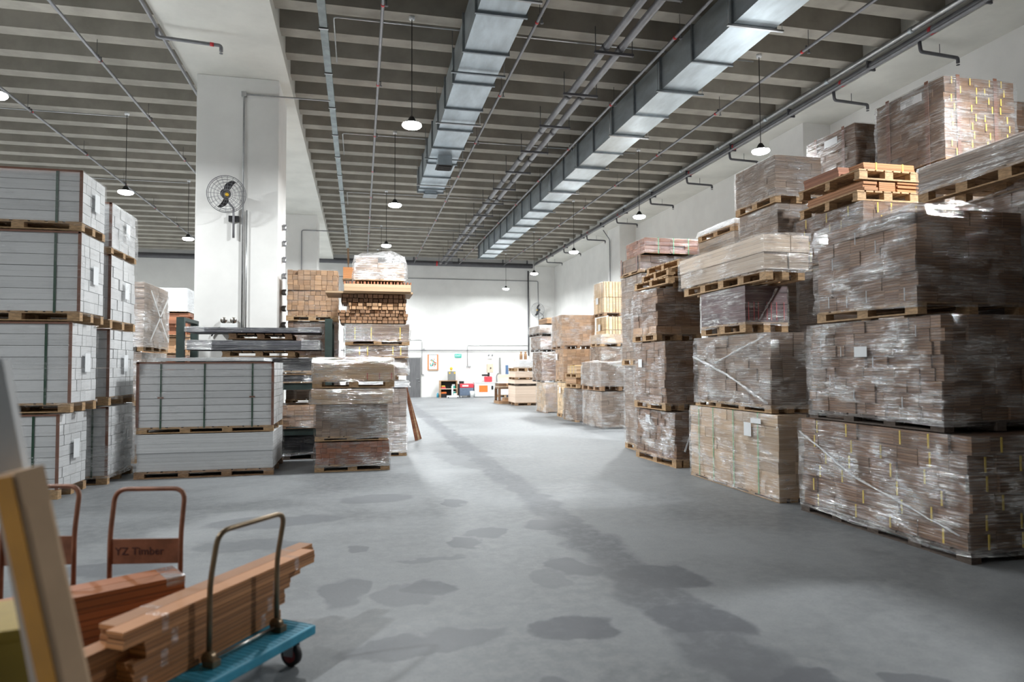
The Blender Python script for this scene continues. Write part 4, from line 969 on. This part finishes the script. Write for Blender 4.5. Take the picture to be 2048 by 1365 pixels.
# white sheet stack in front of the rack
load('bottom pack of white sheets in front of the rack', (-3.18, -1.27), (10.68, 11.98), (0, .10, .64), 'sheets', fm='film_l', ch=.13, ux=None, uy=None, pdir='x', pal='pallet_o', jit=.02, layer='sheet_layer', famp=.03)
t = load('big white panel pack with three green straps, in front of the rack', (-3.16, -1.28), (10.70, 12.0), (.65, .74, 1.69), 'white', fm='film_l', ch=.105, ux=None, uy=.2, pdir='x', jit=.006,
     straps=[('x', v, 'gstrap', .011) for v in (-.66, -.03, .68)], corner='bstrap', layer='panel_layer', famp=.02, gap=.008)
tabs(t, [-.66*.94, .68*.94], .65, .52)
load('flat white sheets and loose film on top of the strapped white panel pack', (-3.0, -1.45), (10.95, 11.9), (1.712, 1.712, 1.76), 'sheets', fm='film_s', ch=.03, ux=None, uy=None, layer='sheet_layer', puff=.02)
# wrapped board stack D
GD = 'wrapped loads of the stack at the left edge of the aisle'
load('bottom red brown load of the front left aisle stack', (-.68, .45), (10.72, 11.8), (0, .11, .45), 'redw', fm='film_s', ch=.085, ux=.1, uy=.12, pdir='x', group=GD, famp=.03)
load('second load of the front left aisle stack, dark block ends under glossy film', (-.68, .42), (10.72, 11.8), (.47, .54, 1.03), 'brown2', fm='film_s', ch=.12, ux=.12, uy=.12, pdir='x', group=GD, famp=.02)
load('wider flat boards wrapped over dark blocks, front left aisle stack', (-.75, .5), (10.7, 11.8), (1.035, 1.035, 1.27), 'tanb', fm='film_s', ch=.08, ux=None, uy=None, pdir='x', group=GD, famp=.03)
load('top load of the front left aisle stack, flat boards with red straps under film', (-.72, .52), (10.72, 11.78), (1.29, 1.41, 1.76), 'tanb', fm='film_s', ch=.09, ux=None, uy=.3, pdir='x', group=GD, famp=.02,
     straps=[('s', v, .02, .3, .005, 'rstrap') for v in (.33, .63, .93)])
# taller stack E behind it
GE = 'loads of the tall left aisle stack'
load('bottom load of the tall left aisle stack', (-.25, .82), (12.32, 13.4), (0, .1, 1.22), 'brown2', fm='film_h', ch=.12, ux=.12, uy=.14, group=GE)
load('white crumpled film lump low in the tall left aisle stack', (-.2, .84), (12.32, 13.3), (1.23, 1.24, 1.35), 'paper', fm='film_h', ch=.1, ux=None, uy=None, group=GE, famp=.08, puff=.06, layer='cover_layer')
load('wrapped load behind the top of the front left aisle stack', (-.25, .84), (12.32, 13.4), (1.45, 1.5, 1.76), 'brown2', fm='film_s', ch=.09, ux=.3, uy=.3, group=GE, famp=.05)
load('lower yellow strapped load of the tall left aisle stack', (-.27, .85), (12.3, 13.4), (1.77, 1.80, 1.99), 'brown2', fm='film', ch=.06, ux=None, uy=.3, group=GE, straps=[('s', v, .1, .9, .01, 'ystrap') for v in (-.55, -.3, .5, .75)], famp=.04)
load('upper yellow strapped load on a pallet in the tall left aisle stack', (-.27, .87), (12.3, 13.4), (2.0, 2.10, 2.38), 'brown2', fm='film_s', ch=.07, ux=None, uy=.3, group=GE, straps=[('s', v, .0, .8, .01, 'ystrap') for v in (-.7, -.2, .7)], famp=.04)
zz = 2.40
for i, (h, x0, x1, mt, lb) in enumerate(((.12, -.44, .85, 'obrown', 'lowest dark board row with notched ends'), (.12, -.45, .86, 'obrown', 'second dark board row with notched ends'), (.13, -.25, .85, 'tan', 'third tan and dark board row'), (.15, -.4, .84, 'umber', 'fourth row, a dark open crate of boards'))):
    load(lb+' in the tall left aisle stack', (x0, x1), (12.3, 13.3), (zz, zz, zz+h), mt, fm=None, ch=h/2, ux=.09, uy=None, jit=.05, gap=.012, group='unwrapped board rows in the tall left aisle stack', cat='board row', name='board_row')
    zz += h+.003
bundle(-.62, .92, 12.28, 13.2, zz, zz+.035, 'tanb', 'wide flat sheet sticking out on both sides of the tall left aisle stack', n=1); zz += .037
bundle(-.30, .88, 12.26, 12.45, zz, zz+.13, 'tanb', 'long pale plank on edge near the top of the tall left aisle stack', n=1)
bundle(-.30, .88, 12.47, 13.2, zz, zz+.13, 'umber', 'dark boards behind the long pale plank', n=2); zz += .132
load('row of orange brown board ends under the topmost wrapped load', (-.32, .92), (12.28, 13.2), (zz, zz, zz+.07), 'redw', fm=None, ch=.07, ux=.06, uy=None, jit=.01, gap=.03, cat='board row', name='board_row'); zz += .072
load('topmost load of the tall left aisle stack, wrapped in bright crumpled white film', (-.1, .78), (12.35, 13.2), (zz, zz+.03, 3.60), 'brown2', fm='film_w', ch=.09, ux=.4, uy=.4, group=GE, famp=.06, puff=.14, drop=.5, layer='goods_layer')
# stack F beside the column
load('bottom load behind the rack beside the column', (-1.42, -.42), (13.7, 14.8), (0, .12, .86), 'brown2', fm='film', split=False, detail=False)
load('second load behind the rack beside the column', (-1.42, -.42), (13.7, 14.8), (.88, .99, 1.72), 'brown2', fm='film', split=False, detail=False)
load('dark wrapped load behind the right rack post', (-1.39, -.44), (13.66, 14.5), (1.74, 1.84, 2.50), 'umber', fm='film', ch=.11, ux=.1, uy=.1)
load('unwrapped block of tan timber ends with torn film, top beside the near column', (-1.41, -.44), (13.62, 14.5), (2.52, 2.62, 3.52), 'tan', fm='film_l', ch=.10, ux=.105, uy=.12, jit=.02, drop=.25, gap=.006, puff=.05)
# stack H behind E
load('bottom load behind the tall left aisle stack, where the planks lean', (-.3, .84), (14.6, 15.7), (0, .12, 1.3), 'brown2', fm='film', split=False)
load('second load behind the tall left aisle stack', (-.3, .80), (14.6, 15.6), (1.32, 1.42, 2.5), 'brown2', fm='film', split=False)
load('third load behind the tall left aisle stack', (-.3, .80), (14.6, 15.6), (2.52, 2.62, 3.45), 'brown2', fm='film', split=False)
load('orange brown bundles seen between the two left top loads', (-.38, .5), (14.62, 15.4), (3.47, 3.50, 3.74), 'orangew', fm=None, ch=.24, ux=.3, uy=.5, split=False)
for i in range(3):
    x0, y0_ = 1.30-.05*i, 15.05-.12*i
    t = empty('leaning_plank', (x0, y0_, .004), 0, ['right', 'middle', 'left'][i]+' of the three reddish planks leaning beside the left aisle stack', 'plank', 'leaning planks')
    t.rotation_euler = (0, -math.atan2(x0-.95, 1.25), 0)
    MB().box(-.035, .035, -.012, .012, 0, 1.34-.03*i).obj('plank_body', 'redw' if i != 1 else 'tanb', t)

# ------------------------------------------------------------------ rack with dark plank packs
t = empty('storage_rack', (-1.75, 12.7, 0), 0, 'dark green steel rack between the white panel pack and the column', 'rack')
for sx in (-1.2, 1.2):
    for sy in (-.48, .48): MB().box(sx-.06, sx+.06, sy-.05, sy+.05, 0, 2.40).obj('post', 'rack', t)
    MB().box(sx-.06, sx+.06, -.53, .53, 2.40, 2.46).obj('top_rail', 'rack', t)
    MB().box(sx-.03, sx+.03, -.43, .43, .3, .36).obj('brace', 'rack', t)
for zz in (.43, 1.22):
    for sy in (-.46, .46): MB().box(-1.14, 1.14, sy-.03, sy+.03, zz, zz+.11).obj('shelf_beam', 'rack', t)
GP = 'dark plank packs on the rack'
RX = (-2.78, -.72)
load('dark load on the floor under the rack', (-2.8, -.7), (12.3, 13.1), (0, .12, .40), 'slate', fm='film', ch=.14, ux=.3, uy=.3, pal='pallet_d')
load('block timber load on the lower rack shelf', (-2.4, -.75), (12.2, 13.15), (.545, .60, .95), 'tan', fm='film', ch=.09, ux=.12, uy=.15, pal='pallet_o')
load('dark plank pack with bluish film on the upper rack shelf', (-2.7, -.8), (12.2, 13.15), (1.335, 1.36, 1.47), 'slate', fm='film_s', ch=.05, ux=None, uy=.12, group=GP)
load('grey blue wrapped pack on the upper rack shelf', (-2.7, -.78), (12.2, 13.15), (1.48, 1.55, 1.77), 'slate', fm='film_h', ch=.07, ux=None, uy=.12, group=GP)
loose_pallet(-2.3, -1.1, 12.2, 13.1, 1.79, .10, 'pallet just above the white panel pack, under the lower long dark planks', along='x', group='pallets between the dark plank packs')
load('lower long dark plank pack between the rack posts, above the white panel pack', (-2.84, -.70), (12.08, 12.9), (1.905, 1.905, 2.07), 'slate', fm='film_l', ch=.045, ux=None, uy=None, group=GP, famp=.008, layer='plank_layer', name='plank_pack', cat='plank pack')
for xa, xb in ((-1.075, -.68), (.78, 1.075)): film(bpy.data.objects['plank_pack'], 'film_h', xa, xb, -.42, .42, .006, .172, .05, amp=.02, puff=.004, name='film_end')
loose_pallet(-2.2, -1.15, 12.2, 13.05, 2.09, .10, 'pallet between the two long dark plank packs', along='x', mat='pallet_o', group='pallets between the dark plank packs')
load('upper long dark blue plank pack with bunched film at its ends', (-2.85, -.69), (12.08, 12.9), (2.205, 2.205, 2.29), 'slate', fm='film_l', ch=.045, ux=None, uy=None, group=GP, famp=.01, layer='plank_layer', name='plank_pack', cat='plank pack')

# ------------------------------------------------------------------ foreground trolleys
def trolley(loc, rz, hw, depth, deck, frame, label, hh, plate=None, post_y=.14, hx=.225):
    t = empty('platform_trolley', (loc[0], loc[1], 0), radians(rz), label, 'trolley')
    MB().box(-hw, hw, 0, depth, .15, .20).obj('platform', deck, t, bevel=.008)
    q = MB()
    for i in range(int(2*hw/.03)):
        q.box(-hw+.02+i*.03, -hw+.024+i*.03, .02, depth-.02, .2, .2015)
    q.obj('grip_ribs', deck, t)
    z1 = hh
    pts = [(-hx, post_y, .2), (-hx, post_y, z1-.25), (-hx, post_y-.05, z1), (hx, post_y-.05, z1), (hx, post_y, z1-.25), (hx, post_y, .2)]
    MB().tube(arc_path(pts, .07, 6), .0135, 10).obj('handle', frame, t)
    for sx in (-hx, hx):
        MB().lathe((sx-.02, post_y, .235), (1, 0, 0), [(0, .032), (.008, .037), (.032, .037), (.04, .032)], 18).box(sx-.025, sx+.025, post_y-.05, post_y+.02, .2, .235).obj('hinge_bracket', frame, t, bevel=.004)
    MB().tube([(-hx, post_y-.01, .228), (hx, post_y-.01, .228)], .010, 8).obj('hinge_bar', 'chrome', t)
    for sx in (-hw+.09, hw-.09):
        for sy in (.09, depth-.09):
            MB().lathe((sx-.018, sy, .062), (1, 0, 0), [(0, .045), (.004, .06), (.032, .06), (.036, .045)], 22).obj('wheel', 'rubber', t)
            MB().lathe((sx-.022, sy, .062), (1, 0, 0), [(0, .038), (.044, .038)], 16).obj('wheel_hub', 'hub', t)
            MB().box(sx-.03, sx-.024, sy-.03, sy+.03, .06, .15).box(sx+.024, sx+.03, sy-.03, sy+.03, .06, .15).box(sx-.03, sx+.03, sy-.04, sy+.04, .14, .152).obj('caster_fork', 'condu', t)
    if plate:
        p = MB().box(-hx, hx, post_y-.004, post_y+.004, plate[0], plate[1]).obj('name_plate', frame, t, bevel=.003)
        # lettering faces the load side
        if plate[2]: text(plate[2], .06, 'marker', p, (.03, post_y+.0052, (plate[0]+plate[1])/2), (pi/2, 0, pi), name='handwriting', ext=.0006)
    return t
trolley((-.446, 3.553), 54.9, .375, .42, 'blue', 'brass', 'blue platform trolley with a bronze tube handle, carrying long board bundles', .83)
trolley((-1.156, 4.33), 170, .26, .80, 'rust', 'rust', 'rusty brown trolley with a hand lettered plate, behind the blue trolley', .91, (.50, .64, 'YZ Timber'), hx=.195)
trolley((-1.74, 4.44), 171, .26, .80, 'rust', 'rust', 'rusty brown trolley farthest left, half behind the leaning carton', .93, (.50, .66, ''), hx=.195)
# long bundles on the blue trolley
ang = 58.85; d_ = Vector((cos(radians(ang)), sin(radians(ang)), 0)); nl = Vector((-sin(radians(ang)), cos(radians(ang)), 0))
F0 = Vector((-.231, 4.257, 0)) + nl*.025
ends = {0: [(-.02, 1.33), (-.26, .98), (-.30, 1.0), (-.34, 1.08)], 1: [(.10, 1.40), (-.02, 1.42), (-.2, 1.3), (-.28, 1.40)], 2: [(.02, 1.46), (-.1, 1.38)]}
names = {0: 'front', 1: 'middle', 2: 'back'}
lay = ['top', 'second', 'third', 'bottom']
random.seed(21)
for r_i, L in ends.items():
    for k, (a, ln) in enumerate(L):
        if r_i == 2: k += 2
        z1 = .504-.075*k; z0 = z1-.074
        c = F0 + d_*(a-ln/2) + nl*(.05+.098*r_i)
        t = empty('board_bundle', (c.x, c.y, z0), radians(ang), lay[k]+' board bundle in the '+names[r_i]+' row on the blue trolley', 'board bundle', 'long board bundles on the blue trolley')
        for j in range(3):
            e = random.uniform(-.006, .006)
            MB().box(-ln/2+e, ln/2+e, -.047, .047, j*.0247, (j+1)*.0247-.0012, random.random()).obj('board', 'mer', t)
        for s_ in (-.68, .74): MB().box(ln/2*s_-.018, ln/2*s_+.018, -.0485, .0485, .0002, .0744).obj('tape_band', 'film_tape', t) if 'film_tape' in M else None
# dark red timber on the rusty trolley
dirr = math.degrees(math.atan2(.27, .45))
for r_i in range(2):
    for k in range(4):
        z1 = .504-.075*k; z0 = z1-.074
        e_ = Vector((-.895, 3.90, 0)) ; dd = Vector((cos(radians(dirr)), sin(radians(dirr)), 0)); n2_ = Vector((-dd.y, dd.x, 0))
        ln = 1.25; c = e_ + dd*(-ln/2+random.uniform(-.01, .01)) + n2_*(.055+.115*r_i)
        t = empty('board_bundle', (c.x, c.y, z0), radians(dirr), lay[k]+' dark red board in the '+('front' if r_i == 0 else 'rear')+' row on the rusty trolley', 'board', 'dark red boards on the rusty trolley')
        MB().box(-ln/2, ln/2, -.055, .055, 0, .0735, random.random()).obj('board', 'redt', t)
        if k == 0: MB().box(ln/2-.09, ln/2+.003, -.0565, .0565, .03, .0755).obj('film_end', 'film_h', t)
# leaning carton and boards at the left edge
def leaner(name, label, cat, foot, top, w_, d2, rz, parts):
    v = Vector(top)-Vector(foot); L = v.length
    q = Vector((0, 0, 1)).rotation_difference(v.normalized()) @ Quaternion((0, 0, 1), radians(rz))
    t = empty(name, foot, 0, label, cat); t.rotation_mode = 'QUATERNION'; t.rotation_quaternion = q
    parts(t, L, w_, d2); return t
def carton(t, L, w_, d2):
    MB().box(-w_, w_, -d2, d2, 0, L).obj('carton_body', 'card', t, bevel=.012)
    MB().box(-w_-.0005, w_-.008, -d2-.0012, -d2+.001, .0, L-.006).box(-w_-.0012, -w_+.001, -d2, d2-.02, 0, L-.006).obj('packing_tape', 'tape', t)
    MB().box(-w_*.9, w_+.0012, -d2+.006, d2-.006, L-.09, L+.0012).obj('clear_tape', 'card', t)
leaner('long_carton', 'long narrow cardboard carton with brown tape leaning at the left edge', 'carton', (-.55, 1.93, .004), (-.835, 1.93, 1.345), .040, .040, -34, carton)
leaner('leaning_board', 'narrow white board leaning left of the long carton', 'board', (-.66, 2.05, .004), (-.95, 2.02, 1.62), .045, .012, -14, lambda t, L, a, b: MB().box(-a, a, -b, b, 0, L).obj('board_body', 'wpanel', t))
t = empty('yellow_crate', (-1.15, 2.42, 0), radians(12), 'yellow plastic crate at the bottom left corner behind the white board', 'crate')
MB().box(-.2, .2, -.15, .15, 0, .80).obj('crate_body', 'olive', t, bevel=.01); MB().box(-.21, .21, -.16, .16, .80, .83).obj('lid', 'olive', t)

for xa, xb in ((-1.08, -.80), (.72, 1.08)): film(bpy.data.objects['plank_pack.001'], 'film_h', xa, xb, -.42, .42, .006, .095, .05, amp=.02, puff=.01, name='film_end')

# twisted film bands lying over the wraps
def band(label, pts, r=.011):
    o = [q for q in bpy.data.objects if q.get('label') == label][0]
    P_ = [Vector(p) for p in pts]; out = []
    for i in range(len(P_)-1):
        for k in range(12):
            t = k/12; p = P_[i].lerp(P_[i+1], t); out.append(p+Vector((random.uniform(-.003, .003), 0, random.uniform(-.006, .006))))
    out.append(P_[-1])
    MB().tube(out, [r*random.uniform(.6, 1.4) for _ in out], 6).obj('film_band', 'film_b', o)
band('bottom load of the nearest right stack, brown boards with many short yellow straps', [(-.645, 1.0, .88), (-.645, .2, .52), (-.645, -1.0, .22)])
band('second load of the second right stack with a wide diagonal film band', [(-.30, .88, .70), (-.30, 0, .46), (-.30, -.9, .12)], .017)
band('second load of the second right stack with a wide diagonal film band', [(-.30, .3, .60), (-.30, -.85, .92)], .012)
band('third load of the second right stack, dark maroon boards behind glossy film', [(.14, -.60, .57), (-.13, -.60, .15)], .012)
band('bottom load of the third right stack with a white paper and a diagonal film fold', [(-.05, -.78, .25), (.15, -.80, .82)], .014)
